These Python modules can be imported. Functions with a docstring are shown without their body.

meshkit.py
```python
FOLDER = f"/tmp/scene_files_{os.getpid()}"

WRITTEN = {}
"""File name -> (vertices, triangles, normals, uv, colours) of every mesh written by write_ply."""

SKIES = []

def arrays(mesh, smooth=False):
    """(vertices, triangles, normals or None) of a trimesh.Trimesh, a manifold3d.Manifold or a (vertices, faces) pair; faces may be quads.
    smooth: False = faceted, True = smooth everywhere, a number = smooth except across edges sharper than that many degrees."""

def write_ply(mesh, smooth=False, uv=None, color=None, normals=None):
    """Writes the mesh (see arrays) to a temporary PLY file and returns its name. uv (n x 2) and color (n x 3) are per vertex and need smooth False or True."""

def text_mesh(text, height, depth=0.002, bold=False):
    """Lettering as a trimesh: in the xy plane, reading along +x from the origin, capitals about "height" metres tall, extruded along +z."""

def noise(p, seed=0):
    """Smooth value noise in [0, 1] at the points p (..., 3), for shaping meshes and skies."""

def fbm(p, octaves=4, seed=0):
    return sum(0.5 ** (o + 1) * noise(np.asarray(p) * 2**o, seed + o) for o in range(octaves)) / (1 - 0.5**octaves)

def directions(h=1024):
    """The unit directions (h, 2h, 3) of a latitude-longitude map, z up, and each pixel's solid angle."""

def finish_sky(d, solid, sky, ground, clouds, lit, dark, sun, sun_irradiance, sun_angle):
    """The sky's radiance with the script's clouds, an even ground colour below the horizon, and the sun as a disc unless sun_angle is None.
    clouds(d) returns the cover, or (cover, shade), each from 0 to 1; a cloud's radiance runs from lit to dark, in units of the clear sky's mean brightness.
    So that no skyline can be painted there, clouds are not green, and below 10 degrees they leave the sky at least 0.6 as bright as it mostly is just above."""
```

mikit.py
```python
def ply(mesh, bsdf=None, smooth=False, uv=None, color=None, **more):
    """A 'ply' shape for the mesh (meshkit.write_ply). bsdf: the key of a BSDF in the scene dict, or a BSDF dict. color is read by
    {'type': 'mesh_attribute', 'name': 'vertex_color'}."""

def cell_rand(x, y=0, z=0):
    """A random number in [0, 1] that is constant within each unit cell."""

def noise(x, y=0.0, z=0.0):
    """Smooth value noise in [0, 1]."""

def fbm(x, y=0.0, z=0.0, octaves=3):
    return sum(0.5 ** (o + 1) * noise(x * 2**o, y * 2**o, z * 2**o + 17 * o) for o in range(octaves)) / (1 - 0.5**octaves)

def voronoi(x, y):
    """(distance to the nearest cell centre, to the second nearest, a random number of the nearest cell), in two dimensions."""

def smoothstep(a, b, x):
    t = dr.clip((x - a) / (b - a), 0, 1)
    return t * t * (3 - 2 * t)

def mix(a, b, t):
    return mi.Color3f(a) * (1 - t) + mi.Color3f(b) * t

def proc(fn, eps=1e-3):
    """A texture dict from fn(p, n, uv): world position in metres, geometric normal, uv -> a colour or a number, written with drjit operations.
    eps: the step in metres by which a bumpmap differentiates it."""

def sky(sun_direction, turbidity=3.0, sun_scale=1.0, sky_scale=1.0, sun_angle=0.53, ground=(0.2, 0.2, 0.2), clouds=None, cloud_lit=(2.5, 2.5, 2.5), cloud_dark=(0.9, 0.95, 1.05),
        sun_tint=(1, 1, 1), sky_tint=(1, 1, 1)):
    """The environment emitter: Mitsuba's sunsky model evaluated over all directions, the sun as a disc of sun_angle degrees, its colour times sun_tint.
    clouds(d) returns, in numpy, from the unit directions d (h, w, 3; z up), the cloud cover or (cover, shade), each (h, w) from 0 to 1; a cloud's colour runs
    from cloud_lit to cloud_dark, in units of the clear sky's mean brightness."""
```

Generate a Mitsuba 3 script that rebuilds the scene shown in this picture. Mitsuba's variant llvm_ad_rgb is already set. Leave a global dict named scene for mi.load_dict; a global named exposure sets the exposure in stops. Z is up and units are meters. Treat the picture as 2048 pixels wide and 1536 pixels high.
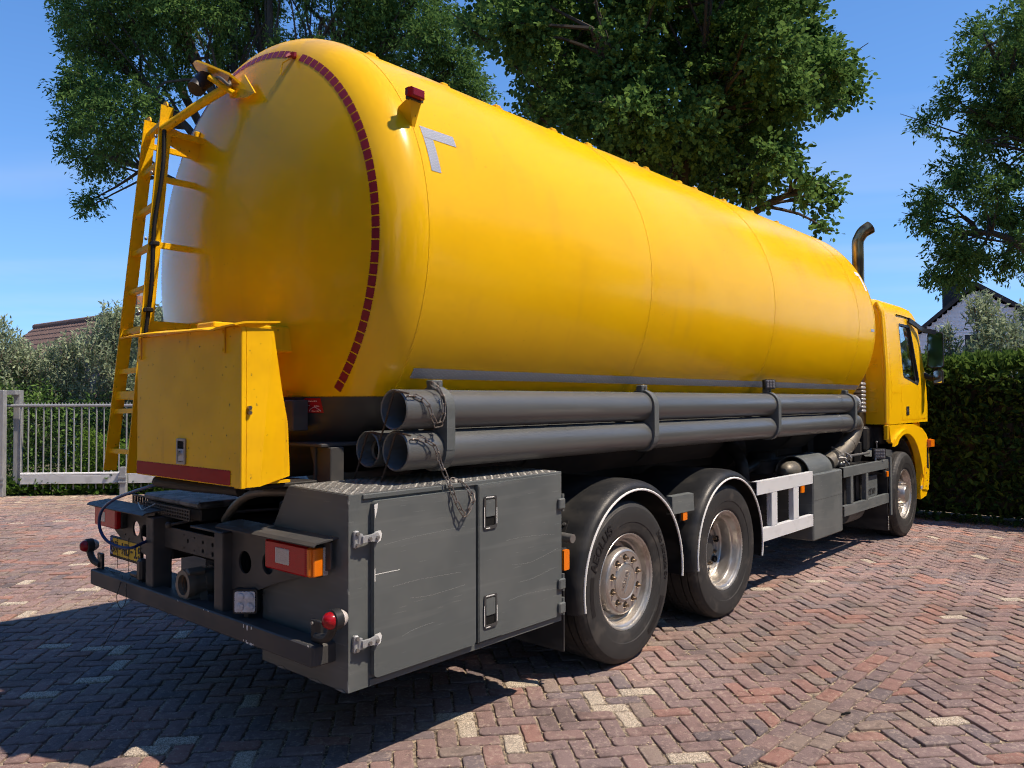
import math, random
import numpy as np, trimesh, drjit as dr, mitsuba as mi
import manifold3d as m3
import shapely.geometry as sg, shapely.affinity as sa
import mikit, meshkit
from mikit import noise, fbm, voronoi, cell_rand, smoothstep, mix, proc
T4 = mi.ScalarTransform4f
PI = math.pi

# ------------------------------------------------------------------ camera, sky, exposure
CAM = np.array([-4.2194, -3.9999, 1.6473]); YAW, PITCH, ROLL = 0.7226, 0.0214, -0.0029
_f = np.array([math.cos(YAW)*math.cos(PITCH), math.sin(YAW)*math.cos(PITCH), math.sin(PITCH)])
_r = np.array([math.sin(YAW), -math.cos(YAW), 0.0]); _u = np.cross(_r, _f)
_u = -math.sin(ROLL)*_r + math.cos(ROLL)*_u
SUN = (0.25, -0.56, 1.0)
exposure = 1.95
def cirrus(d):
    x, y, z = d[..., 0], d[..., 1], d[..., 2]
    z = np.maximum(z, 0.02); u, v = x/z, y/z
    a = meshkit.fbm(np.stack([u*0.9+v*0.5, (v-u*0.6)*0.22, u*0], -1), 5, 3)
    c = np.clip((a-0.50)*2.2, 0, 1)*np.clip((0.55-z)*2.5, 0, 1)
    return 0.28*c
scene = {
 'camera': {'type': 'perspective', 'fov': math.degrees(2*math.atan(1024/1574.37)), 'fov_axis': 'x', 'near_clip': 0.05, 'far_clip': 6000.0,
            'to_world': T4().look_at(origin=CAM.tolist(), target=(CAM+_f).tolist(), up=_u.tolist())},
 'sky': mikit.sky(SUN, turbidity=2.2, sky_tint=(0.84, 1.15, 1.44), sun_tint=(0.98, 1.0, 1.05), clouds=cirrus, cloud_lit=(2.0, 2.05, 2.1), cloud_dark=(1.0, 1.05, 1.1), ground=(0.2, 0.17, 0.15)),
}
labels = {}

# ------------------------------------------------------------------ helpers
def uniq(k):
    if k not in scene and k not in labels: return k
    n = 1
    while f'{k}_{n:03d}' in scene or f'{k}_{n:03d}' in labels: n += 1
    return f'{k}_{n:03d}'
_cnt = {}
def key_for(parent, name):
    base = f'{parent}__{name}' if parent else name
    n = _cnt.get(base, 0); _cnt[base] = n+1
    return base if n == 0 else f'{base}_{n:03d}'
def put(parent, name, mesh, mat, smooth=30, label=None, **kw):
    k = key_for(parent, name)
    scene[k] = mikit.ply(mesh, mat, smooth=smooth, **kw)
    if label: labels[k] = {'label': label}
    return k
def thing(name, label, cat, group=None, kind=None):
    k = key_for(None, name)
    labels[k] = {'label': label, 'category': cat}
    if group: labels[k]['group'] = group
    if kind: labels[k]['kind'] = kind
    return k
def cat(*ms):
    flat = []
    for m in ms: flat.extend(m if isinstance(m, (list, tuple)) else [m])
    return trimesh.util.concatenate(flat)
def hull(pts):
    m = m3.Manifold.hull_points(np.asarray(pts, float)).to_mesh()
    return trimesh.Trimesh(m.vert_properties[:, :3], m.tri_verts, process=False)
def bx(x0, x1, y0, y1, z0, z1, c=0.004):
    x0, x1 = sorted((x0, x1)); y0, y1 = sorted((y0, y1)); z0, z1 = sorted((z0, z1))
    c = min(c, (x1-x0)*.3, (y1-y0)*.3, (z1-z0)*.3)
    P = []
    for sx in (0, 1):
        for sy in (0, 1):
            for sz in (0, 1):
                p = np.array([(x0, x1)[sx], (y0, y1)[sy], (z0, z1)[sz]], float)
                ins = np.array([1-2*sx, 1-2*sy, 1-2*sz])*c
                for a in range(3):
                    q = p+ins; q[a] = p[a]; P.append(q)
    return hull(P)
def tm(mesh, M):
    m = mesh.copy(); m.apply_transform(M); return m
def basis(o, a, b, n):
    M = np.eye(4); M[:3, 0], M[:3, 1], M[:3, 2], M[:3, 3] = a, b, n, o; return M
AX = {'x': ((0,1,0),(0,0,1),(1,0,0)), 'y': ((1,0,0),(0,0,1),(0,-1,0)), 'z': ((1,0,0),(0,1,0),(0,0,1))}
def prism(poly, axis, a, b):
    """polygon in (y,z) / (x,z) / (x,y), extruded from a to b along the axis"""
    if not isinstance(poly, sg.Polygon): poly = sg.Polygon(poly)
    m = trimesh.creation.extrude_polygon(poly, abs(b-a), engine='earcut')
    A, B, N = map(np.array, AX[axis])
    lo = min(a, b) if axis != 'y' else -max(a, b)
    return tm(m, basis(N*lo, A, B, N))
def rrect(x0, x1, y0, y1, r, n=4):
    return sg.box(x0+r, y0+r, x1-r, y1-r).buffer(r, quad_segs=n)
def sweep(path, prof, closed=False, cap=True):
    """sweep a closed 2D profile (k,2) along a polyline"""
    p = np.asarray(path, float); n = len(p)
    t = np.roll(p, -1, 0)-np.roll(p, 1, 0)
    if not closed: t[0] = p[1]-p[0]; t[-1] = p[-1]-p[-2]
    t /= np.linalg.norm(t, axis=1, keepdims=True)+1e-12
    ref = np.array([0, 0, 1.0]) if abs(t[0][2]) < 0.9 else np.array([0, 1.0, 0])
    a = np.cross(t[0], ref); a /= np.linalg.norm(a); fr = []
    for i in range(n):
        a = a-t[i]*np.dot(a, t[i]); a /= np.linalg.norm(a); fr.append((a, np.cross(t[i], a)))
    prof = np.asarray(prof, float); k = len(prof)
    if prof.ndim == 2: prof = np.repeat(prof[None], n, 0)
    else: k = prof.shape[1]
    V = np.vstack([p[i]+prof[i][:, :1]*fr[i][0]+prof[i][:, 1:]*fr[i][1] for i in range(n)])
    F = []
    for i in range(n if closed else n-1):
        j = (i+1) % n
        for q in range(k):
            r = (q+1) % k
            F += [[i*k+q, j*k+r, j*k+q], [i*k+q, i*k+r, j*k+r]]
    if cap and not closed:
        V = np.vstack([V, p[0], p[-1]]); c0, c1 = n*k, n*k+1
        for q in range(k):
            r = (q+1) % k
            F += [[c0, r, q], [c1, (n-1)*k+q, (n-1)*k+r]]
    m = trimesh.Trimesh(V, F, process=False)
    if m.volume < 0: m.invert()
    return m
def circ(r, n=10, ph=0.0):
    a = np.arange(n)*2*PI/n+ph
    return np.stack([np.cos(a)*r, np.sin(a)*r], 1)
def tube(path, r, n=10, closed=False):
    p = np.asarray(path, float)
    if np.ndim(r): return sweep(p, np.array([circ(x, n) for x in r]), closed)
    return sweep(p, circ(r, n), closed)
def cyl(p0, p1, r, n=24, r1=None):
    return tube([p0, p1], [r, r if r1 is None else r1], n)
def curve(pts, n=24):
    """Catmull-Rom through the points"""
    P = np.asarray(pts, float); P = np.vstack([2*P[0]-P[1], P, 2*P[-1]-P[-2]]); out = []
    m = len(P)-3
    for i in range(m):
        for t in np.linspace(0, 1, max(2, n//m), endpoint=(i == m-1)):
            a, b, c, d = P[i:i+4]
            out.append(0.5*((2*b)+(-a+c)*t+(2*a-5*b+4*c-d)*t*t+(-a+3*b-3*c+d)*t**3))
    return np.array(out)
def rev(prof, o, axis, n=64, closed=False, ang=None, jit=None):
    """revolve (axial, radial) points about an axis through o. closed: the profile is a loop"""
    P = np.asarray(prof, float); k = len(P)
    full = ang is None
    a = np.arange(n)*2*PI/n if full else np.linspace(ang[0], ang[1], n)
    if axis == 'x': A, U, W = np.array([1., 0, 0]), np.array([0, -1., 0]), np.array([0, 0, 1.])
    elif axis == 'y': A, U, W = np.array([0, 1., 0]), np.array([1., 0, 0]), np.array([0, 0, 1.])
    else: A, U, W = np.array([0, 0, 1.]), np.array([1., 0, 0]), np.array([0, 1., 0])
    R = P[None, :, 1]+(0 if jit is None else jit(a[:, None], P[None, :, 0], P[None, :, 1]))
    V = (np.asarray(o, float)+P[None, :, :1]*A+R[..., None]*(np.cos(a)[:, None, None]*U+np.sin(a)[:, None, None]*W)).reshape(-1, 3)
    F = []
    for i in range(n if full else n-1):
        j = (i+1) % n
        for q in range(k if closed else k-1):
            r = (q+1) % k
            F += [[i*k+q, j*k+q, j*k+r], [i*k+q, j*k+r, i*k+r]]
    m = trimesh.Trimesh(V, F, process=False)
    return m
def outward(m, c=None):
    """orient a closed-ish shell away from its centre"""
    c = m.vertices.mean(0) if c is None else c
    n = m.face_normals; d = m.triangles_center-c
    if (np.einsum('ij,ij->i', n, d)*m.area_faces).sum() < 0: m.invert()
    return m
def man(m):
    m = trimesh.Trimesh(m.vertices, m.faces, process=True); m.merge_vertices()
    return m3.Manifold(m3.Mesh(np.asarray(m.vertices, np.float32), np.asarray(m.faces, np.uint32)))
def tri(M):
    a = M.to_mesh(); return trimesh.Trimesh(a.vert_properties[:, :3], a.tri_verts, process=False)
def bolt(o, n, r=0.01, h=0.008):
    o = np.asarray(o, float); return cyl(o, o+np.asarray(n, float)*h, r, 6)
def text(s, h, o, a, b, n, depth=0.002, bold=False, centre=False):
    m = meshkit.text_mesh(s, h, depth, bold)
    if centre: m.vertices[:, 0] -= m.bounds[:, 0].mean()
    return tm(m, basis(o, a, b, n))

# ------------------------------------------------------------------ materials
def rgb(*c): return {'type': 'rgb', 'value': list(c)}
def mat(name, color, rough=0.5, metal=0.0, spec=0.3, bump=None, bs=1.0, coat=0.0, crough=0.05, eps=1e-3, two=True):
    col = proc(color) if callable(color) else rgb(*color)
    ro = proc(rough) if callable(rough) else float(rough)
    b = {'type': 'principled', 'base_color': col, 'roughness': ro, 'metallic': metal, 'specular': spec, 'clearcoat': coat, 'clearcoat_gloss': 1-crough}
    if bump: b = {'type': 'bumpmap', 'tex': proc(bump, eps), 'scale': bs, 'bsdf': b}
    if two: b = {'type': 'twosided', 'bsdf': b}
    scene[name] = b
    return name
V3 = lambda p: (p.x, p.y, p.z)
def c_yellow(p, n, uv):
    g = fbm(p.x*1.3, p.y*1.3, p.z*1.3, 4)
    st = fbm(p.x*9, p.y*9, p.z*0.7, 3)                       # faint run-down streaks
    fine = noise(p.x*60, p.y*60, p.z*60)
    c = mix((0.82, 0.475, 0.001), (0.77, 0.435, 0.002), smoothstep(0.35, 0.7, g))
    c = mix(c, (0.60, 0.30, 0.03), 0.22*smoothstep(0.54, 0.8, st)*smoothstep(0.4, 0.65, g))
    top = smoothstep(3.30, 3.68, p.z)*smoothstep(0.38, 0.62, fbm(p.x*6, p.y*6, 1.0, 4))
    c = mix(c, (0.40, 0.27, 0.14), 0.55*top)                 # grime that gathers on the crest
    return mix(c, (0.30, 0.17, 0.02), 0.35*smoothstep(0.90, 0.95, fine)*smoothstep(0.5, 0.7, g))
def r_yellow(p, n, uv):
    return 0.15+0.12*fbm(p.x*2.2, p.y*2.2, p.z*2.2, 3)
mat('yellow_paint', c_yellow, r_yellow, spec=0.10, coat=1.0, crough=0.02)
def c_ybox(p, n, uv):
    g = fbm(p.x*5, p.y*5, p.z*5, 4)
    c = mix((0.83, 0.47, 0.002), (0.76, 0.42, 0.003), smoothstep(0.3, 0.7, g))
    chip = smoothstep(0.79, 0.83, fbm(p.x*75, p.y*75, p.z*30, 3))
    drip = smoothstep(0.62, 0.8, fbm(p.x*30, p.y*30, p.z*2.5, 3))*smoothstep(0.45, 0.65, g)
    return mix(mix(c, (0.42, 0.2, 0.02), 0.25*drip), (0.13, 0.07, 0.03), 0.8*chip)
mat('yellow_plate', c_ybox, 0.36, spec=0.15, coat=0.6)
mat('cab_yellow', lambda p, n, uv: mix((0.83, 0.475, 0.002), (0.78, 0.44, 0.003), fbm(p.x*3, p.y*3, p.z*3, 3)), 0.25, spec=0.2, coat=1.0, crough=0.03)
def c_gray(p, n, uv):
    g = fbm(p.x*4, p.y*4, p.z*4, 4)
    w = fbm(p.x*2.2+p.z*1.5, p.y*3, p.z*30+2.5*noise(p.x*2.2, p.y*2, p.z*2), 4)   # long wavy rub marks
    c = mix((0.086, 0.096, 0.097), (0.106, 0.115, 0.114), smoothstep(0.3, 0.7, g))
    c = mix(c, (0.15, 0.158, 0.155), 0.30*smoothstep(0.52, 0.78, w))
    sc = smoothstep(0.76, 0.80, fbm(p.x*9, p.y*9, p.z*90+2*noise(p.x*4, p.y, p.z*3), 2))
    return mix(c, (0.34, 0.35, 0.34), 0.10*sc)
mat('grey_paint', c_gray, lambda p, n, uv: 0.40+0.25*fbm(p.x*5, p.y*5, p.z*5, 3), spec=0.35)
mat('grey_frame', lambda p, n, uv: mix(mix((0.040, 0.041, 0.043), (0.058, 0.057, 0.057), fbm(p.x*6, p.y*6, p.z*6, 3)), (0.12, 0.10, 0.08), 0.30*smoothstep(0.5, 0.8, fbm(p.x*3, p.y*3, p.z*9, 4))), lambda p, n, uv: 0.35+0.3*fbm(p.x*7, p.y*7, p.z*7, 3))
mat('grey_pipe', lambda p, n, uv: mix(mix((0.070, 0.074, 0.074), (0.092, 0.095, 0.094), fbm(p.x*2, p.y*9, p.z*9, 4)), (0.20, 0.195, 0.185), 0.25*smoothstep(0.60, 0.82, fbm(p.x*1.2, p.y*22, p.z*22, 4))), lambda p, n, uv: 0.22+0.18*fbm(p.x*5, p.y*5, p.z*5, 3), spec=0.55, coat=1.0, crough=0.12)
mat('pipe_inside', lambda p, n, uv: mix((0.10, 0.12, 0.14), (0.16, 0.17, 0.18), fbm(p.x*9, p.y*9, p.z*9, 3)), 0.6)
mat('black_metal', lambda p, n, uv: mix((0.014, 0.014, 0.015), (0.03, 0.028, 0.026), fbm(p.x*7, p.y*7, p.z*7, 3)), 0.55)
mat('black_plastic', lambda p, n, uv: mix((0.018, 0.019, 0.021), (0.045, 0.043, 0.04), smoothstep(0.35, 0.8, fbm(p.x*6, p.y*6, p.z*10, 4))), lambda p, n, uv: 0.30+0.3*fbm(p.x*6, p.y*6, p.z*6, 3))
def c_rub(p, n, uv):
    g = fbm(p.x*5, p.y*5, p.z*5, 4)
    c = mix((0.018, 0.018, 0.019), (0.032, 0.031, 0.030), g)
    return mix(c, (0.09, 0.08, 0.07), 0.4*smoothstep(0.52, 0.8, fbm(p.x*11, p.y*11, p.z*11, 4)))
mat('tyre_rubber', c_rub, 0.62, spec=0.4)
mat('tyre_letter', (0.012, 0.012, 0.013), 0.45)
mat('rim_silver', lambda p, n, uv: mix((0.52, 0.50, 0.47), (0.40, 0.36, 0.31), smoothstep(0.4, 0.75, fbm(p.x*12, p.y*12, p.z*12, 4))), 0.34, metal=0.75)
mat('hub_silver', lambda p, n, uv: mix((0.55, 0.52, 0.49), (0.44, 0.40, 0.36), fbm(p.x*15, p.y*15, p.z*15, 3)), 0.36, metal=0.8)
mat('chrome', (0.72, 0.71, 0.69), 0.10, metal=1.0)
mat('nut_bronze', (0.30, 0.24, 0.18), 0.3, metal=0.9)
mat('steel', lambda p, n, uv: mix((0.34, 0.34, 0.33), (0.20, 0.19, 0.18), fbm(p.x*25, p.y*25, p.z*25, 3)), 0.38, metal=0.7)
mat('galvanised', lambda p, n, uv: mix((0.42, 0.43, 0.44), (0.30, 0.31, 0.32), fbm(p.x*8, p.y*8, p.z*8, 4)), 0.45, metal=0.35)
mat('white_paint', lambda p, n, uv: mix((0.56, 0.57, 0.585), (0.45, 0.46, 0.47), smoothstep(0.5, 0.8, fbm(p.x*7, p.y*7, p.z*7, 4))), 0.35)
mat('white_trim', (0.72, 0.72, 0.70), 0.4)
mat('white_chip', (0.62, 0.62, 0.60), 0.6)
mat('rub_mark', (0.17, 0.178, 0.175), 0.6)
mat('chain_steel', lambda p, n, uv: mix((0.10, 0.085, 0.075), (0.30, 0.26, 0.23), noise(p.x*150, p.y*150, p.z*150)), 0.4, metal=0.6)
mat('dark_rod', (0.05, 0.036, 0.028), 0.6)
mat('rust', lambda p, n, uv: mix((0.16, 0.09, 0.055), (0.30, 0.19, 0.12), noise(p.x*90, p.y*90, p.z*90)), 0.6, metal=0.3)
mat('old_alloy', lambda p, n, uv: mix((0.13, 0.12, 0.10), (0.20, 0.18, 0.15), fbm(p.x*20, p.y*20, p.z*20, 3)), 0.5, metal=0.4)
mat('red_film', lambda p, n, uv: mix((0.20, 0.012, 0.020), (0.26, 0.018, 0.028), fbm(p.x*30, p.y*30, p.z*30, 2)), 0.32)
mat('red_stripe', lambda p, n, uv: mix((0.34, 0.014, 0.012), (0.27, 0.012, 0.010), fbm(p.x*6, p.y*6, p.z*6, 3)), 0.45, spec=0.1)
mat('red_sticker', (0.36, 0.010, 0.018), 0.4)
def c_refl(p, n, uv):
    s = 75.0
    q = p.x*s; z = p.z*s+0.35*dr.sin(q*2.2)
    w = smoothstep(0.30, 0.45, dr.abs(z*0.9-dr.floor(z*0.9)-0.5))
    return mix((0.38, 0.39, 0.42), (0.48, 0.49, 0.52), w)
mat('reflective_silver', c_refl, 0.28, metal=0.25)
def lens(name, c, r=0.12):
    def f(p, n, uv):
        g = 0.5+0.5*dr.sin(p.z*700)*dr.sin((p.x+p.y)*700)
        return mix(c, [x*0.72 for x in c], g)
    return mat(name, f, r, spec=0.25, coat=0.5)
lens('lens_red', (0.48, 0.004, 0.008)); lens('lens_orange', (0.85, 0.20, 0.005)); lens('lens_clear', (0.55, 0.50, 0.46)); lens('lens_marker', (0.34, 0.004, 0.010))
lens('lens_dark_red', (0.22, 0.003, 0.005))
mat('lamp_white', lambda p, n, uv: mix((0.62, 0.63, 0.66), (0.45, 0.46, 0.5), noise(p.x*90, p.y*90, p.z*90)), 0.25, coat=0.6)
mat('lamp_dark', lambda p, n, uv: mix((0.09, 0.09, 0.10), (0.2, 0.2, 0.21), noise(p.x*120, p.y*120, p.z*120)), 0.2, coat=0.6)
mat('plate_yellow', (0.62, 0.40, 0.012), 0.45); mat('plate_blue', (0.05, 0.09, 0.35), 0.45); mat('plate_ink', (0.012, 0.012, 0.014), 0.5)
mat('hose_blue', (0.016, 0.035, 0.12), 0.35); mat('discharge_blue', (0.035, 0.05, 0.07), 0.45); mat('dusty_lid', lambda p, n, uv: mix((0.05, 0.055, 0.06), (0.14, 0.145, 0.15), smoothstep(0.35, 0.7, fbm(p.x*14, p.y*14, 0.0, 3))), 0.5)
mat('cable_black', (0.012, 0.012, 0.013), 0.5)
mat('exhaust_metal', lambda p, n, uv: mix((0.13, 0.095, 0.06), (0.50, 0.36, 0.17), smoothstep(0.3, 0.7, fbm(p.x*14, p.y*14, p.z*4, 3))), 0.28, metal=0.9)
mat('gap_dark', (0.006, 0.006, 0.006), 0.9)
mat('mirror_glass', (0.85, 0.87, 0.88), 0.02, metal=1.0)
def tread(p, n, uv):
    a = (p.x+p.y)*34; b = (p.x-p.y)*34
    i = dr.floor(a)+dr.floor(b); fa = a-dr.floor(a)-0.5; fb = b-dr.floor(b)-0.5
    odd = (i-2*dr.floor(i/2)) > 0.5
    e = dr.select(odd, fa*fa*14+fb*fb*2.2, fb*fb*14+fa*fa*2.2)
    return 0.0022*smoothstep(0.5, 0.25, e)
mat('chequer_plate', lambda p, n, uv: mix((0.12, 0.12, 0.116), (0.25, 0.245, 0.23), fbm(p.x*30, p.y*30, 0.0, 3)), 0.42, metal=0.3, bump=tread, bs=1.0, eps=0.002)
scene['window_glass'] = {'type': 'thindielectric', 'int_ior': 1.52}
# ------------------------------------------------------------------ the tank truck
TR = thing('tank_truck', 'yellow tank truck with three grey hose tubes along its side, parked on red bricks', 'truck')
XA, YA, ZA = np.eye(3)
ZT, RT, XS, RK, RC = 2.455, 1.24, -1.68, 0.23, 3.2
XF = 5.02                                                  # where the front head starts
def head_prof(nk=10, ns=16):
    rc = RT-RK; d = math.sqrt((RC-RK)**2-rc**2); th = math.asin(rc/(RC-RK))
    P = []
    for a in np.linspace(0, th, ns): P.append((d-RC*math.cos(a), RC*math.sin(a)))          # axial measured inward from seam (negative outwards)
    for a in np.linspace(th, PI/2, nk)[1:]: P.append((-RK*math.cos(a), rc+RK*math.sin(a)))
    return P                                                # from pole to seam
HP = head_prof()
TP = [(XS+a, r) for a, r in HP]+[(x, RT) for x in np.linspace(XS, XF, 150)[1:-1]]+[(XF-a, r) for a, r in HP[::-1]]
TP[0] = (TP[0][0], 0.0); TP[-1] = (TP[-1][0], 0.0)
def dents(x, a):
    """gentle waviness of the rolled shell, pinched at the welds"""
    x, a = np.broadcast_arrays(np.asarray(x, float), np.asarray(a, float)); P = np.stack([x, np.cos(a)*RT, np.sin(a)*RT], -1)
    w = sum(np.exp(-((x-q)/.06)**2) for q in (.33, 2.33, 4.52)); f = np.clip((x+1.6)/.5, 0, 1)*np.clip((5.0-x)/.4, 0, 1)
    return f*(.010*(meshkit.fbm(P*.85, 3, 4)-.5)+.0030*(meshkit.noise(P*3.6, 9)-.5)-.0022*w)
tank_solid = rev(TP, (0, 0, ZT), 'x', 192, jit=lambda a, x, r: np.where(r > RT-1e-6, dents(x, a), 0)); tank_solid.merge_vertices(); tank_solid.update_faces(tank_solid.nondegenerate_faces()); tank_solid = outward(tank_solid)
ZC = 1.672
up, lo = man(tank_solid).split_by_plane((0, 0, 1.0), ZC)
tank = put(TR, 'tank', tri(up), 'yellow_paint', smooth=40)
# grey hopper: the bottom of the shell runs into a trough above the chassis
hop = man(tank_solid).trim_by_plane((0, 0, -1.0), -ZC+0.002)
hopper = put(TR, 'hopper', tri(hop), 'grey_frame', smooth=40, label='dark grey lower part of the tank with a red sticker')
def head_x(r): return XS+np.interp(r, [q[1] for q in HP], [q[0] for q in HP])
def head_pt(r, a, off=0.0):
    """point on the rear head: radius r, angle a from the right side, counted upwards"""
    e = 1e-3; x = head_x(r); nx, nr = -(r*0+1), (head_x(r+e)-head_x(r-e))/(2*e)
    L = math.hypot(1, nr); return np.array([x-off/L, -(r+off*nr/L)*math.cos(a), ZT+(r+off*nr/L)*math.sin(a)])
def shell_patch(x0, x1, a0, a1, off=0.0025, n=8, nx=2):
    X = np.linspace(x0, x1, nx); A = np.linspace(a0, a1, n)
    V = np.array([[x, -(RT+off+dents(x, a))*math.cos(a), ZT+(RT+off+dents(x, a))*math.sin(a)] for x in X for a in A])
    F = [[i*n+j, i*n+j+1, (i+1)*n+j+1, (i+1)*n+j] for i in range(nx-1) for j in range(n-1)]
    m = trimesh.Trimesh(V, np.vstack([np.array(F)[:, [0, 1, 2]], np.array(F)[:, [0, 2, 3]]]), process=False)
    return m
def thick(m, t):
    """give an open patch thickness t against its face normals' mean side"""
    n = m.vertex_normals; c = np.array([m.vertices[:, 0].mean(), 0, ZT])
    if np.einsum('ij,ij->i', n, m.vertices-c).sum() < 0: n = -n
    V = np.vstack([m.vertices, m.vertices-n*t]); k = len(m.vertices); F = [m.faces, m.faces[:, ::-1]+k]
    e = m.edges_sorted; u, cn = np.unique(e, axis=0, return_counts=True)
    B = u[cn == 1]; F.append(np.array([[a, b, b+k] for a, b in B])); F.append(np.array([[a, b+k, a+k] for a, b in B]))
    return trimesh.Trimesh(V, np.vstack(F), process=False)
for xw in (XS, 0.33, 2.33, 4.52, XF):
    h = 0.004
    put(tank, 'weld_seam', rev([(xw-h, RT-0.002), (xw-h*.5, RT+0.0022), (xw+h*.5, RT+0.0022), (xw+h, RT-0.002)], (0, 0, ZT), 'x', 128, ang=(-0.66, PI+0.66), jit=lambda a, x, r: dents(x, a)), 'yellow_paint', smooth=40)
put(TR+'__tank', 'reflective_stripe', shell_patch(-1.62, 5.02, math.asin((1.762-ZT)/RT), math.asin((1.812-ZT)/RT), 0.002, 4, 60), 'reflective_silver', smooth=True, label='long silver reflective stripe along the lower side of the tank')
z2a = lambda z: math.asin((z-ZT)/RT)
for (x0, x1, za, zb) in ((-1.63, -1.40, 2.945, 3.005), (-1.63, -1.565, 2.765, 2.943)):
    put(tank, 'corner_mark', shell_patch(x0, x1, z2a(za), z2a(zb), 0.002, 6), 'reflective_silver', smooth=True)
for (x0, x1, za, zb) in ((4.86, 5.0, 3.03, 3.075), (4.94, 5.0, 2.86, 3.027)):
    put(tank, 'corner_mark', shell_patch(x0, x1, z2a(za), z2a(zb), 0.002, 6), 'white_trim', smooth=True)
put(tank, 'torn_mark', shell_patch(4.90, 5.01, z2a(2.40), z2a(2.43), 0.002, 4), 'reflective_silver', smooth=True)
# red dashes round the rear head
def dash(a0, a1, r0=1.081, r1=1.119, off=0.0015):
    V = []; A = np.linspace(a0, a1, 4); Rr = np.linspace(r0, r1, 3)
    for a in A:
        for r in Rr: V.append(head_pt(r, a, off))
    F = []
    for i in range(3):
        for j in range(2): k = i*3+j; F += [[k, k+1, k+4], [k, k+4, k+3]]
    return trimesh.Trimesh(V, F, process=False)
rng = np.random.default_rng(5)
a = math.radians(-43.2); step = math.radians(2.9); gapa = math.radians(0.34)
while a < math.radians(138):
    if not (math.radians(64.0) < a+step*.5 < math.radians(67.5)):
        put(tank, 'red_dash', dash(a+gapa*.5, a+step-gapa*.5), 'red_film', smooth=True)
    a += step
put(tank, 'peeled_dash', tube(curve([head_pt(1.10, 1.15, .004), head_pt(1.085, 1.165, .03), head_pt(1.06, 1.15, .05)], 6), [.016, .02, .014, .012, .01, .004][:6], 5), 'red_film')
put(tank, 'loose_tape', sweep([head_pt(1.09, 1.17, .004), head_pt(1.04, 1.20, .02), head_pt(0.985, 1.19, .006)], [(-.004, -.001), (.004, -.001), (.004, .001), (-.004, .001)]), 'yellow_plate')
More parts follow.
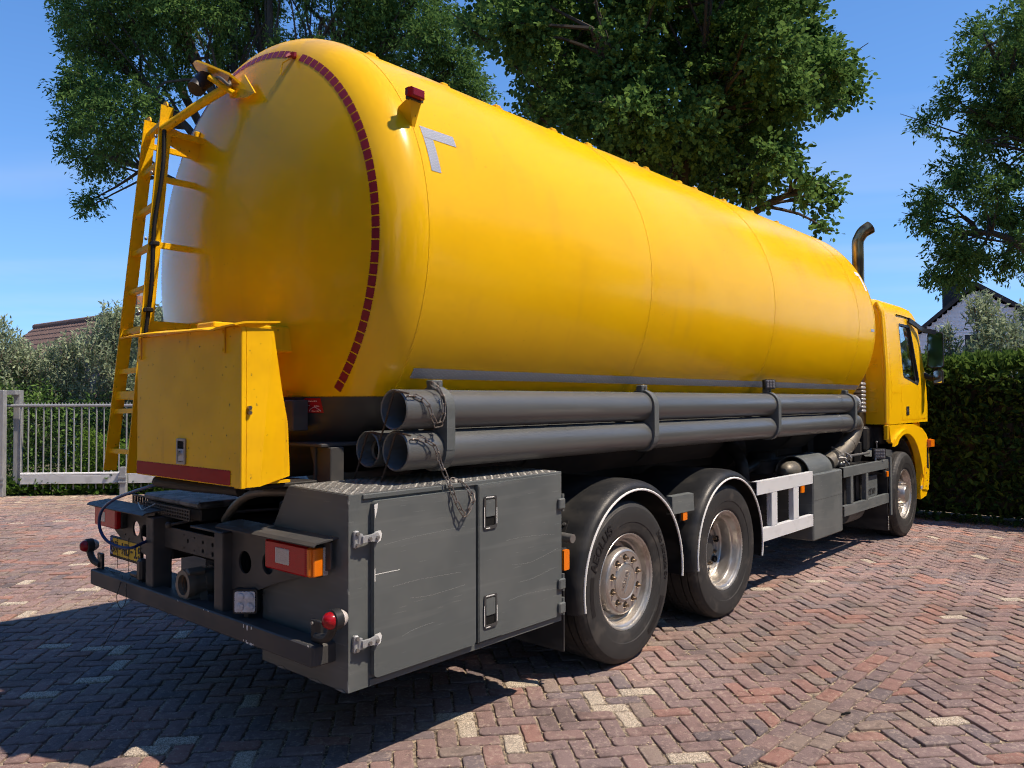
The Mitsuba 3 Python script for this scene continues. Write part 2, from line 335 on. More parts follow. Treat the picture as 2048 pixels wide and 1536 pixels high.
# clamps and walkway edge on the crest
cr = lambda y, h=0.0: ZT+math.sqrt(RT*RT-y*y)+h
for x in (-1.46, -.9, -.42, .17, .6, 1.25, 1.42, 1.97, 2.25, 2.83, 3.45, 4.08):
    put(tank, 'top_clamp', cat(bx(x-.035, x+.02, -.545, -.49, cr(-.51)-.03, cr(-.51)+.006, .005), bx(x+.02, x+.04, -.54, -.50, cr(-.52)-.03, cr(-.52)+.002, .003)), 'yellow_plate')
put(tank, 'walkway', bx(-1.28, 4.83, -.22, .22, cr(.2)-.01, cr(0)+.012, .004), 'yellow_plate')
for x in (-.9, .9, 2.7, 4.2):
    k = put(tank, 'manhole', rev([(0, 0), (0, .20), (-.02, .21), (-.06, .21)], (x, 0, cr(0)+.03), 'z', 32), 'yellow_plate')
    put(k, 'hinge_bar', bx(x-.2, x+.2, -.02, .02, cr(0)+.03, cr(0)+.045), 'galvanised')
# upper marker lamp on its fin
mb = np.array([-1.71, -1.09, 3.05]); nrm = np.array([0, -.83, .56])
fin = hull([mb+[.05, .02, .03], mb+[-.02, .02, .03], mb+[.03, .05, -.10], mb+np.array([.05, -.075, .055]), mb+np.array([-.03, -.075, .055]), mb+np.array([.04, -.02, -.10])])
kf = put(tank, 'lamp_fin', fin, 'yellow_plate')
LC = mb+np.array([0.005, -.085, .07])
kl = put(TR, 'upper_marker_lamp', cat(hull([LC+np.array([sx*.046, sy*.018, sz*.027]) for sx in (-1, 1) for sy in (0, 1.4) for sz in (-1, 1)])), 'black_plastic', label='red marker lamp on a yellow fin at the tank shoulder')
put(kl, 'lens', hull([LC+np.array([sx*.042-.008, -.012+sy*.010, sz*.022]) for sx in (-1, 1) for sy in (-1, 1) for sz in (-1, 1)]+[LC+np.array([sx*.034-.008, -.029, sz*.016]) for sx in (-1, 1) for sz in (-1, 1)]+[LC+np.array([-.062, sy*.010, sz*.017]) for sy in (-1, 1) for sz in (-1, 1)]), 'lens_dark_red')
# red sticker on the hopper
sp = []
SA, SR = np.linspace(math.atan2(1.592-ZT, .683), math.atan2(1.665-ZT, .683), 4), None
def hopper_quad(y0, y1, z0, z1, off, n=5):
    V = []
    for z in np.linspace(z0, z1, n):
        for y in np.linspace(y0, y1, n):
            r = math.hypot(y, z-ZT); V.append(head_pt(r, math.atan2(z-ZT, -y), off))
    F = []
    for i in range(n-1):
        for j in range(n-1): q = i*n+j; F += [[q, q+1, q+n+1], [q, q+n+1, q+n]]
    return trimesh.Trimesh(V, F, process=False)
stk = put(hopper, 'red_sticker', hopper_quad(-.585, -.692, 1.590, 1.664, .0015), 'red_sticker', smooth=True)
arc = [head_pt(math.hypot(y, z-ZT), math.atan2(z-ZT, -y), .003) for y, z in [(-.60-.078*t, 1.600+.018*math.sin(PI*t)) for t in np.linspace(0, 1, 9)]]
put(stk, 'print', cat(tube(arc, .0012, 4), hopper_quad(-.597, -.665, 1.6475, 1.651, .0025, 3), hopper_quad(-.60, -.612, 1.625, 1.629, .0025, 3), hopper_quad(-.64, -.675, 1.622, 1.626, .0025, 3), hopper_quad(-.60, -.678, 1.5985, 1.6005, .0025, 3)), 'white_trim')
put(hopper, 'saddle_ledge', bx(-1.98, 5.0, -.80, .80, 1.425, 1.442), 'grey_frame')
put(hopper, 'trough', hull([(x, y, z) for x in (-1.2, 5.1) for y, z in ((-.78, 1.45), (.78, 1.45), (-.42, 1.1), (.42, 1.1))]), 'grey_frame', smooth=False)
put(hopper, 'bracket_box', bx(-2.02, -1.93, -.62, -.40, 1.50, 1.655, .006), 'grey_frame')
put(hopper, 'saddle_leg', cat(bx(-1.94, -1.86, -.82, -.70, 1.0, 1.424), bx(-1.95, -1.85, -.705, -.69, 1.0, 1.424), prism([(-.70, 1.424), (-.60, 1.424), (-.70, 1.15)], 'x', -1.91, -1.895)), 'grey_frame')
for x in (-.2, 1.35, 2.9, 4.3):
    put(hopper, 'saddle_rib', cat(prism(sg.Polygon([(-.8, 1.424), (-.42, 1.1), (-.42, .98), (-.30, .98), (-.30, 1.424)]).difference(sg.Point(-.55, 1.3).buffer(.06)), 'x', x-.012, x+.012)), 'grey_frame')
# ---- chassis
ch = put(TR, 'chassis', cat(*[bx(-1.98, 7.0, s*.40-.04, s*.40+.04, .78, 1.02, .01) for s in (-1, 1)], *[bx(x-.05, x+.05, -.36, .36, .80, .98) for x in (-1.4, .7, 2.1, 3.6, 5.0, 6.5)]), 'black_metal')
put(ch, 'driveline', cat(cyl((1.37, 0, .62), (4.6, 0, .75), .06), bx(4.5, 6.9, -.38, .38, .45, 1.2, .08), cyl((.98, 0, .55), (1.78, 0, .55), .24), *[cyl((x, -.9, .51), (x, .9, .51), .08) for x in (0, 1.37, 6.09)]), 'black_metal')
put(ch, 'air_tank', cat(*[cyl((x0, y, z), (x1, y, z), .15, 24) for x0, x1, y, z in ((2.3, 3.0, -.62, .62), (2.3, 3.0, .7, .62), (4.0, 4.9, .72, .66))]), 'black_metal')
put(ch, 'subframe', cat(bx(-1.9, 5.0, -.42, -.30, 1.021, 1.12, .01), bx(-1.9, 5.0, .30, .42, 1.021, 1.12, .01)), 'black_metal')
# ---- wheels
TY, TYI = 0.51, 0.295
def tyre_prof(w, y0, s):
    """closed loop, axial from the outer face y0 (s=-1 towards the truck's right); w is the width"""
    pts = [(0.012, .293), (-.002, .300), (-.012, .315), (-.016, .34), (-.021, .372), (-.0215, .374), (-.0245, .376), (-.026, .40), (-.027, .425), (-.026, .452), (-.022, .470), (-.0195, .472), (-.0175, .474), (-.010, .488), (0.002, .499), (.010, .505), (.016, .5075),
           (.040, .5095), (.041, .499), (.050, .499), (.051, .5100), (.094, .5105), (.095, .499), (.105, .499), (.106, .5105)]
    half = [(q[0], q[1]) for q in pts]
    other = [(w-q[0], q[1]) for q in pts][::-1]
    full = half+other+[(w-.02, .285), (.02, .285)]
    return [(y0-s*-1*0+(-s)*a if False else y0+(-s)*a, r) for a, r in full]
def shoulder(a, ax, r): return np.where((r > .496) & (np.sin(a*72) > 0.35) & (r < .5094), -.0045, 0.0)
def tyre(x, y0, w, s, parent):
    m = rev(tyre_prof(w, y0, s), (x, 0, .506), 'y', 216, closed=True, jit=shoulder)
    return put(parent, 'tyre', m, 'tyre_rubber', smooth=28)
def ring_text(s, h, x, y, r, a0, depth=.003, bold=True, inward=False):
    m = meshkit.text_mesh(s, h, depth, bold); V = m.vertices.copy()
    # subdivide long edges a little so that the letters follow the ring
    m = m.subdivide_to_size(h*.6); V = m.vertices
    ph = a0+V[:, 0]/r; R = r+V[:, 1]-h*.5
    m.vertices = np.stack([x+R*np.sin(ph), y-V[:, 2], .506+R*np.cos(ph)], 1); return m
def rim_mesh(x, y0, s, prof, n=72):
    return rev([(y0+(-s)*a, r) for a, r in prof], (x, 0, .506), 'y', n)
RIM_DEEP = [(.010, .284), (.000, .288), (-.004, .294), (-.006, .300), (-.002, .3035), (.004, .302), (.006, .293), (.010, .282), (.020, .270), (.050, .262), (.060, .256), (.064, .247), (.075, .243), (.145, .243), (.155, .237), (.165, .205)]
def hexnut(c, s, r=.016, h=.03):
    c = np.asarray(c, float)
    return cat(cyl(c, c+[0, s*h*.5, 0], r*1.25, 16, r*1.25), cyl(c+[0, s*h*.5, 0], c+[0, s*h, 0], r, 6, r*.9), cyl(c+[0, s*h, 0], c+[0, s*h*1.35, 0], r*.55, 10))
def wheel_single(x, s, cover):
    y0 = s*1.238
    k = put(TR, 'wheel', rim_mesh(x, y0, s, [q for q in RIM_DEEP if q[0] < .07]+[(.115, .243), (.120, .20)]), 'rim_silver')
    tyre(x, y0, .30, s, k)
    if cover:
        # pressed cover with ten recessed nuts and an oval-lipped centre
        P = [(.075, .215), (.045, .212), (.020, .205), (.012, .198), (.008, .188), (.010, .182)]
        cov = rim_mesh(x, y0, s, P)
        ring = sg.Point(0, 0).buffer(.183, quad_segs=24)
        for i in range(10):
            t = (i+.5)*2*PI/10; ring = ring.difference(sg.Point(.149*math.cos(t), .149*math.sin(t)).buffer(.0235, quad_segs=6))
        plate = prism(sg.Polygon([(p[0]+x, p[1]+.506) for p in ring.exterior.coords], [[(p[0]+x, p[1]+.506) for p in h.coords] for h in ring.interiors]), 'y', y0-s*.010, y0-s*.030)
        cap = rim_mesh(x, y0, s, [(.012, .120), (.004, .117), (.002, .112), (.006, .106), (.004, .100), (.000, .08), (-.002, 0)])
        kc = put(k, 'hub_cover', cat(cov, plate, cap), 'hub_silver')
        put(k, 'cover_back', rim_mesh(x, y0, s, [(.05, .21), (.05, 0)]), 'gap_dark')
        if s < 0:
            a = math.radians(62); A = np.array([math.cos(a), 0, math.sin(a)]); B = np.array([-math.sin(a), 0, math.cos(a)])
            put(k, 'embossed_script', cat(text('VOLVO', .026, np.array([x, y0-.003, .506])-A*.058+B*.008, A, B, (0, -1, 0), .005), tube([np.array([x, y0-.002, .506])-A*.07-B*.012, np.array([x, y0-.002, .506])+A*.07-B*.012], .003, 6)), 'hub_silver')
        R, dn = .149, .045
    else:
        put(k, 'hub_cover', cat(rim_mesh(x, y0, s, [(.118, .205), (.075, .195), (.06, .175), (.058, .12), (.03, .11), (-.01, .105), (-.03, .095), (-.035, .03), (-.034, 0)])), 'hub_silver')
        R, dn = .149, .058
    for i in range(10):
        t = (i+.5)*2*PI/10
        put(k, 'wheel_nut', hexnut((x+R*math.cos(t), y0-s*dn, .506+R*math.sin(t)), s, .0155, .045 if cover else .04), 'nut_bronze' if cover else 'chrome')
    if not cover:
        for i in range(10):
            t = i*2*PI/10
            put(k, 'hand_hole', cyl((x+.222*math.cos(t), y0-s*.1, .506+.222*math.sin(t)), (x+.222*math.cos(t), y0-s*.118, .506+.222*math.sin(t)), .016, 12), 'gap_dark')
    return k, y0
def wheel_dual(x, s):
    y0 = s*1.225
    k = put(TR, 'wheel', rim_mesh(x, y0, s, RIM_DEEP+[(.180, .20), (.185, .14), (.185, .0)]), 'rim_silver')
    tyre(x, y0, .28, s, k); tyre(x, y0-s*.33, .28, s, k)
    put(k, 'inner_rim', rim_mesh(x, y0-s*.33, s, [(.0, .29), (.02, .27), (.06, .25), (.2, .25)]), 'black_metal')
    for i in range(8):
        t = (i+.25)*2*PI/8; c = np.array([x+.208*math.cos(t), y0-s*.158, .506+.208*math.sin(t)])
        put(k, 'hand_hole', cyl(c, c-[0, s*.03, 0], .026, 16), 'gap_dark')
    put(k, 'axle_hub', rim_mesh(x, y0, s, [(.185, .125), (.15, .118), (.14, .10), (.135, .06), (.135, 0)]), 'grey_frame')
    for i in range(10):
        t = (i+.5)*2*PI/10
        put(k, 'wheel_nut', hexnut((x+.1675*math.cos(t), y0-s*.185, .506+.1675*math.sin(t)), s, .016), 'nut_bronze')
    return k, y0
for s in (-1, 1):
    k, y0 = wheel_single(0, s, True)
    if s < 0:
        put(k, 'tyre_lettering', ring_text('AEOLUS', .058, 0, y0-.0265, .415, math.radians(-73), .004), 'tyre_letter'); put(k, 'tyre_lettering', ring_text('Neo Allroads S+', .034, 0, y0-.0265, .432, math.radians(50), .004), 'tyre_letter')
        pa = lambda r, d: np.array([r*math.sin(math.radians(d)), y0-.0275, .506+r*math.cos(math.radians(d))])
        def ringpatch(r0, r1, d0, d1, yy):
            D = np.radians(np.linspace(d0, d1, 14)); V = [[r*math.sin(t), yy, .506+r*math.cos(t)] for t in D for r in (r0, r1)]
            return trimesh.Trimesh(V, [f for i in range(13) for f in ([2*i, 2*i+1, 2*i+3], [2*i, 2*i+3, 2*i+2])], process=False)
        put(k, 'tyre_flash', cat(ringpatch(.395, .435, 112, 150, y0-.0285), ringpatch(.395, .43, 250, 283, y0-.0285)), 'tyre_letter')
    wheel_dual(1.37, s)
    wheel_single(6.0897, s, False)
# ---- mudguards over the two rear axles
def mudguard(x, s, r, a0, a1, narrow=.40):
    A = np.radians(np.linspace(a0, a1, 40)); y0, y1 = s*1.235, s*(1.235-narrow-.2)
    # cross-section in (axial, radial): flat crown, rounded shoulder, turned-in lip
    C = [(y1, r+.006), (s*1.17, r+.006), (s*1.222, r+.002), (s*1.257, r-.008), (s*1.276, r-.024), (s*1.284, r-.04), (s*1.284, r-.062)]
    D = [(y, q-.008 if i < 5 else q) for i, (y, q) in enumerate(C)][::-1]; D = [(y-s*(.008 if i < 4 else 0), q) for i, (y, q) in enumerate(D)]
    m = rev(C+D, (x, 0, .514), 'y', 40, closed=True, ang=(PI/2-A[-1], PI/2-A[0]))
    k = put(TR, 'mudguard', m, 'black_plastic', smooth=35)
    rr = r-.058
    put(k, 'white_trim', tube([(x+rr*math.sin(t), s*1.286, .514+rr*math.cos(t)) for t in A], .0075, 8), 'white_trim')
    for t in (A[0], A[-1]):
        e = np.array([math.sin(t), 0, math.cos(t)]); f = np.array([math.cos(t), 0, -math.sin(t)])*(-1 if t < 0 else 1)
    return k
for s in (-1, 1):
    mg = []
    for x, rg, a0, a1 in ((0.055, .626, -100, 97), (1.383, .600, -98, 103)):
        k = mudguard(x, s, rg, a0, a1)
        if s < 0:
            ps = math.radians(-58); c = np.array([x+(rg+.008)*math.sin(ps), -1.10, .514+(rg+.008)*math.cos(ps)])
            t = np.array([math.cos(ps), 0, -math.sin(ps)]); n = np.array([math.sin(ps), 0, math.cos(ps)])
            put(k, 'strap', tm(prism(rrect(-.09, .09, -.02, .02, .018), 'z', 0, .006), basis(c, t, np.cross(n, t), n)), 'black_metal')
            for q in (-.06, .06): put(k, 'bolt', bolt(c+t*q+n*.006, n, .011, .012), 'steel')
    # flat rubber flap behind the rear guard
    put(TR, 'mud_flap', bx(-.60, -.585, s*1.20, s*.70, .20, .62, .003), 'black_plastic')
put(TR, 'mudguard_stub', tube([(-.60, -1.06, .865), (-.60, -1.27, .858)], .026, 16), 'steel')
put(TR, 'mudguard_stub', tube([(.74, -.9, .93), (.74, -1.2, .93)], .02, 12), 'black_metal')
put(TR, 'mudguard_stub', tube([(1.95, -.9, .905), (1.95, -1.24, .905)], .012, 10), 'steel')
put(TR, 'guard_block', hull([(x, y, z) for x in (.56, .86) for y, z in ((-1.20, .99), (-1.245, .985), (-1.25, .865), (-1.20, .86))]), 'grey_paint', smooth=False)
# ---- amber side markers
def amber(x, y, z, w, h, mount=True, name='side_marker'):
    k = put(TR, name, bx(x-w/2-.008, x+w/2+.008, y+.004, y+.04, z-h/2-.008, z+h/2+.008, .006), 'black_plastic')
    put(k, 'lens', tm(prism(rrect(-w/2, w/2, -h/2, h/2, .008), 'z', 0, .014), basis((x, y+.002, z), XA, ZA, -YA)), 'lens_orange')
    return k
amber(-.655, -1.255, .745, .05, .115); amber(.735, -1.235, .835, .06, .055); amber(2.885, -1.235, .845, .075, .075); amber(5.33, -1.262, .805, .06, .06)
# ---- grey side locker
CB = [(-1.268, .416), (-1.268, 1.247), (-.816, 1.257), (-.68, 1.045), (-.60, .80), (-.60, .416)]
lk = put(TR, 'side_locker', prism([(-q[0]*-1, q[1]) for q in CB], 'x', -2.17, -.71), 'grey_paint', smooth=False, label='dark grey side locker with two doors behind the rear wheels')
kp = put(lk, 'tread_top', prism([(-1.262, 1.2475), (-.816, 1.2575), (-.816, 1.261), (-1.262, 1.251)], 'x', -2.165, -.715), 'chequer_plate', smooth=False)
tp_ = []
for i, x in enumerate(np.arange(-2.15, -.73, .026)):
    for j, y in enumerate(np.arange(-1.252, -.825, .026)):
        a = PI/4 if (i+j) % 2 else -PI/4; c_, s_ = math.cos(a), math.sin(a); z = 1.2512+(y+1.262)*.0224
        tp_.append(hull([(x+c_*u-s_*v, y+s_*u+c_*v, z+w) for u, v, w in ((-.012, 0, 0), (.012, 0, 0), (0, .0042, 0), (0, -.0042, 0), (-.006, 0, .0028), (.006, 0, .0028))]))
put(kp, 'tread_pattern', cat(*tp_), 'chequer_plate', smooth=False); labels[kp+'__tread_pattern'] = {'label': 'raised lozenges of the chequer plate', 'kind': 'stuff'}
put(lk, 'drip_rail', cat(bx(-2.10, -1.62, -1.279, -1.2685, 1.225, 1.247, .003), bx(-1.61, -.715, -1.279, -1.2685, 1.229, 1.251, .003)), 'grey_paint')
def dent(m, amp, seed):
    m = m.subdivide_to_size(.08); v = m.vertices.copy()
    f = v[:, 1] < v[:, 1].min()+.004
    m.vertices[:, 1] += np.where(f, amp*(meshkit.fbm(v*2.5+seed, 3, 3)-.5), 0); return m
YD = -1.274
d1 = put(lk, 'door', tri(man(prism(rrect(-2.055, -1.425, .455, 1.215, .022), 'y', YD-.022, YD+.004))), 'grey_paint', smooth=20, label='rear door of the side locker, on the hinges at the corner')
d2 = put(lk, 'door', prism(sg.Polygon([(-1.405, .455), (-1.405, 1.232), (-.735, 1.240), (-.735, .455)]), 'y', YD-.018, YD+.004), 'grey_paint', smooth=20, label='front door of the side locker with two recessed latches')
put(d2, 'fold_strip', prism(sg.Polygon([(-1.400, .46), (-1.400, 1.226), (-1.235, 1.229), (-1.235, .46)]), 'y', YD-.0225, YD-.0185), 'grey_paint', smooth=20)
for z in (1.09, .60):
    f = rrect(-1.372, -1.278, z-.082, z+.082, .012); hole = rrect(-1.361, -1.289, z-.068, z+.068, .008)
    k = put(d2, 'latch', prism(f.difference(hole), 'y', YD-.030, YD-.0225), 'grey_frame')
    put(k, 'recess', bx(-1.361, -1.289, YD-.0235, YD-.0228, z-.068, z+.068, .0001), 'gap_dark')
    put(k, 'paddle', prism(rrect(-1.358, -1.292, z-.02, z+.064, .006), 'y', YD-.029, YD-.0236), 'grey_paint')
    put(k, 'scuff', cat(*[prism(rrect(a, b, c, d, .001), 'y', YD-.0306, YD-.0300) for a, b, c, d in ((-1.374, -1.370, z-.07, z+.03), (-1.36, -1.30, z+.074, z+.079), (-1.282, -1.278, z-.06, z+.02), (-1.36, -1.33, z-.080, z-.075))]), 'white_chip')
for z in (1.06, .618):
    k = put(d1, 'hinge', cat(bx(-2.152, -2.128, -1.288, -1.2685, z-.036, z+.036, .004), cyl((-2.125, -1.287, z-.022), (-2.125, -1.287, z+.022), .012, 12), prism([(-2.125, z-.014), (-2.125, z+.014), (-2.075, z+.015), (-2.045, z+.022), (-2.032, z), (-2.045, z-.020), (-2.075, z-.013)], 'y', -1.310, -1.2965)), 'galvanised')
    for q in ((-2.14, -1.288, z+.024), (-2.14, -1.288, z-.024), (-2.09, -1.31, z), (-2.05, -1.31, z)): put(k, 'bolt', bolt(q, (0, -1, 0), .009, .009), 'steel')
    put(k, 'worn_paint', prism(sg.Polygon([(-2.04, z-.026), (-2.02, z-.018), (-2.012, z+.01), (-2.022, z+.027), (-2.05, z+.024), (-2.03, z)]), 'y', -1.2968, -1.2962), 'white_chip')
for z in (1.075, .632, .50):
    put(d2, 'corner_hinge', cat(bx(-.775, -.72, -1.312, -1.2925, z-.03, z+.03, .006), cyl((-.717, -1.285, z-.045), (-.717, -1.285, z+.05), .011, 10)), 'grey_paint')
put(lk, 'scratch', cat(prism(sg.Polygon([(-2.055, 1.20), (-2.035, 1.205), (-2.04, 1.17), (-2.05, 1.14)]), 'y', -1.2966, -1.2961), prism(rrect(-2.05, -1.91, .897, .900, .001), 'y', -1.2966, -1.2961), prism(rrect(-2.053, -2.049, .87, .925, .001), 'y', -1.2966, -1.2961)), 'white_chip')
put(lk, 'rub_mark', cat(
    *[sweep(curve([(x0, -1.2962 if x0 < -1.43 else -1.2922, z0), (x0+L*.4, -1.2962 if x0 < -1.43 else -1.2922, z0+rng.uniform(-.012, .02)), (x0+L, -1.2962 if x0 < -1.43 else -1.2922, z0+rng.uniform(-.02, .03))], 6), [(-.0004, -.0009), (.0004, -.0009), (.0004, .0009), (-.0004, .0009)]) for x0, z0, L in ((-2.0, 1.02, .5), (-1.95, .83, .42), (-1.85, .76, .35), (-1.2, .93, .4), (-1.15, .80, .38), (-1.18, .62, .4), (-1.1, .70, .3), (-1.9, .60, .2))]), 'rub_mark')
for ch_ in ([hull([(-2.171, -1.2685, z), (-2.172, -1.258, z+L*.2), (-2.1715, -1.264, z+L), (-2.166, -1.2695, z+L*.6), (-2.166, -1.2695, z)]) for z, L in ((.42, .05), (.83, .025), (1.21, .02))]+[hull([(-2.174, y, .414), (-2.1735, y+L, .414), (-2.1735, y+L*.3, .424), (-2.168, y, .4145), (-2.168, y+L, .4145)]) for y, L in ((-1.25, .07), (-1.08, .10), (-.80, .08))]): put(lk, 'paint_chip', ch_, 'rub_mark')
put(lk, 'lower_sill', bx(-2.06, -.715, -1.2745, -1.2685, .418, .447, .002), 'grey_paint')
# ---- hose tubes
def hose_tube(x0, x1, y, z, r, inner=False):
    P = [(x0, r*.90), (x0-.004, r*.955), (x0+.001, r*1.0), (x0+.03, r*1.0), (x0+.033, r*.985), (x1, r*.985)]
    k = put(TR, 'hose_tube', cat(rev(P, (0, y, z), 'x', 40)), 'grey_pipe', smooth=30)
    put(k, 'bore', rev([(x0, r*.905), (x0+.35, r*.9), (x0+.35, 0)], (0, y, z), 'x', 32), 'pipe_inside')
    return k
YP = -1.135
pipes = [hose_tube(-1.81, 4.55, YP, 1.607, .098), hose_tube(-1.80, 4.50, YP, 1.412, .096), hose_tube(-1.795, 4.4, YP+.215, 1.412, .090)]
labels[pipes[0]] = {'label': 'topmost of the three grey hose tubes'}; labels[pipes[1]] = {'label': 'outer lower grey hose tube with a chain hanging from its mouth'}; labels[pipes[2]] = {'label': 'inner lower grey hose tube with a hose end inside'}
put(pipes[2], 'hose_end', rev([(-1.72, .045), (-1.73, .052), (-1.72, .060), (-1.6, .060)], (0, YP+.215, 1.405), 'x', 28), 'old_alloy')
put(pipes[2], 'hose_core', rev([(-1.70, .047), (-1.62, .04), (-1.62, 0)], (0, YP+.215, 1.405), 'x', 20), 'gap_dark')
put(pipes[1], 'rag', trimesh.Trimesh(trimesh.creation.icosphere(2, .022).vertices*[1.2, 1, 1]*(0.7+.6*meshkit.noise(trimesh.creation.icosphere(2, .022).vertices*60+7)[:, None])+[-1.66, YP+.01, 1.43], trimesh.creation.icosphere(2, .022).faces, process=False), 'red_stripe')
for z, r, k in ((1.607, .098, pipes[0]), (1.412, .096, pipes[1])):
    put(k, 'front_cap', rev([(4.5, r*.985), (4.56, r*.99), (4.575, r*.97), (4.60, r*.6), (4.60, 0)], (0, YP, z), 'x', 32), 'galvanised' if z > 1.5 else 'grey_pipe')
    for x in (4.02, 3.98): put(k, 'joint_ring', rev([(x-.006, r*.99), (x-.004, r*1.012), (x+.004, r*1.012), (x+.006, r*.99)], (0, YP, z), 'x', 40), 'grey_pipe')
for x in (-1.545, .365, 2.39, 4.36):
    w = .028
    U, Lw = sg.Point(YP, 1.607).buffer(.112, quad_segs=10), sg.Point(YP, 1.412).buffer(.110, quad_segs=10)
    body = U.union(Lw).union(sg.box(YP-.112, 1.41, YP-.02, 1.61)).union(sg.Point(YP+.215, 1.412).buffer(.107, quad_segs=10)).union(sg.box(YP-.05, 1.36, YP+.25, 1.49))
    k = put(TR, 'tube_bracket', prism(body, 'x', x-w, x+w), 'grey_paint', smooth=25)
    put(k, 'clamp_ear', cat(bx(x-.035, x+.035, YP-.02, YP+.03, 1.70, 1.752, .005), bx(x-.02, x+.02, YP+.1, YP+.3, 1.55, 1.58)), 'grey_paint')
    put(k, 'bolt', bolt((x, YP-.02, 1.735), (0, -1, 0), .010, .012), 'steel')
# locking rods across the mouths
for (x, y, z, dy, k) in ((-1.80, YP, 1.607, .03, pipes[0]), (-1.79, YP, 1.412, .03, pipes[1]), (-1.785, YP+.215, 1.412, .02, pipes[2])):
    put(k, 'lock_rod', tube(curve([(x-.005, y-.10, z+.075), (x-.012, y-.02, z+.085), (x-.012, y+.012, z+.05), (x-.012, y+.07, z-.085), (x-.015, y+.10, z-.15)], 12), .0048, 6), 'dark_rod')
# chains: one link mesh, each link its own entry
lp = [(.0115*math.cos(t)+(0), .0075*math.sin(t)) for t in np.linspace(0, 2*PI, 14, endpoint=False)]
LINK = tube([((.016 if math.cos(t) > 0 else -.016)+.010*math.cos(t), .0105*math.sin(t), 0) for t in np.linspace(0, 2*PI, 16, endpoint=False)], .0032, 6, closed=True)
def chain(parent, pts, name='chain'):
    P = curve(pts, 60); d = np.r_[0, np.cumsum(np.linalg.norm(np.diff(P, axis=0), axis=1))]
    n = int(d[-1]/.041); k = None; base = mikit.ply(LINK, 'chain_steel', smooth=40)
    kc = key_for(parent, name)
    for i in range(n):
        s0 = (i+.5)*d[-1]/n; c = np.array([np.interp(s0, d, P[:, q]) for q in range(3)]); e = np.array([np.interp(s0+.01, d, P[:, q]) for q in range(3)])-np.array([np.interp(s0-.01, d, P[:, q]) for q in range(3)])
        e /= np.linalg.norm(e); b = np.cross(e, [0.25, -1.0, 0.1]) if i % 2 else np.cross(e, np.cross(e, [0.25, -1., 0.1])); b /= np.linalg.norm(b)
        kk = key_for(kc, 'link'); scene[kk] = {**base, 'to_world': T4(basis(c, e, b, np.cross(e, b)).tolist())}
YO = YP-.108
chain(pipes[0], [(-1.62, YP-.05, 1.735), (-1.60, YO+.01, 1.69), (-1.60, YO-.012, 1.60), (-1.635, YO-.014, 1.535), (-1.665, YO-.01, 1.56), (-1.70, YO-.005, 1.63), (-1.735, YO+.02, 1.665), (-1.80, YP-.09, 1.672)])
chain(pipes[1], [(-1.78, YP-.09, 1.47), (-1.72, YO+.012, 1.468), (-1.66, YO-.012, 1.43), (-1.635, YO-.02, 1.36), (-1.61, YO-.06, 1.25), (-1.58, -1.318, 1.17), (-1.545, -1.326, 1.112), (-1.52, -1.325, 1.105), (-1.475, -1.322, 1.16), (-1.465, -1.30, 1.20), (-1.50, -1.275, 1.247), (-1.545, -1.25, 1.268)])
# ---- tail frame
fr = key_for(TR, 'tail_frame'); labels[fr] = {'label': 'open dark grey tail frame of two uprights with drilled brackets'}
for y0, y1 in ((.385, .475), (-.375, -.290)): put(fr, 'upright', bx(-2.255, -2.145, y0, y1, .601, 1.005, .005), 'grey_frame')
crossb = sg.box(-.289, .838, .384, .952)
for y, z, r in ((-.053, .912, .011), (-.053, .868, .012), (-.155, .910, .012), (-.155, .862, .013), (.113, .900, .013), (.154, .93, .006), (.04, .925, .006), (.154, .86, .006), (.04, .858, .006)): crossb = crossb.difference(sg.Point(y, z).buffer(r, quad_segs=4))
put(fr, 'cross_member', prism(crossb, 'x', -2.19, -2.175), 'grey_frame')
put(fr, 'cross_back', bx(-2.12, -2.11, -.33, .38, .80, .96), 'gap_dark')
put(fr, 'cross_flange', bx(-2.245, -2.10, -.289, -.02, .992, 1.004, .003), 'grey_frame')
put(fr, 'rail', bx(-2.144, -.2, .385, .435, .76, 1.004, .004), 'black_metal'); put(fr, 'rail', bx(-2.144, -.2, -.375, -.325, .76, 1.0, .004), 'black_metal')
put(fr, 'well_floor', bx(-2.0, -1.0, -.32, .38, .76, .97, .01), 'gap_dark')
put(fr, 'valve_box', bx(-1.95, -1.2, -.36, .40, .50, .755, .02), 'black_metal')
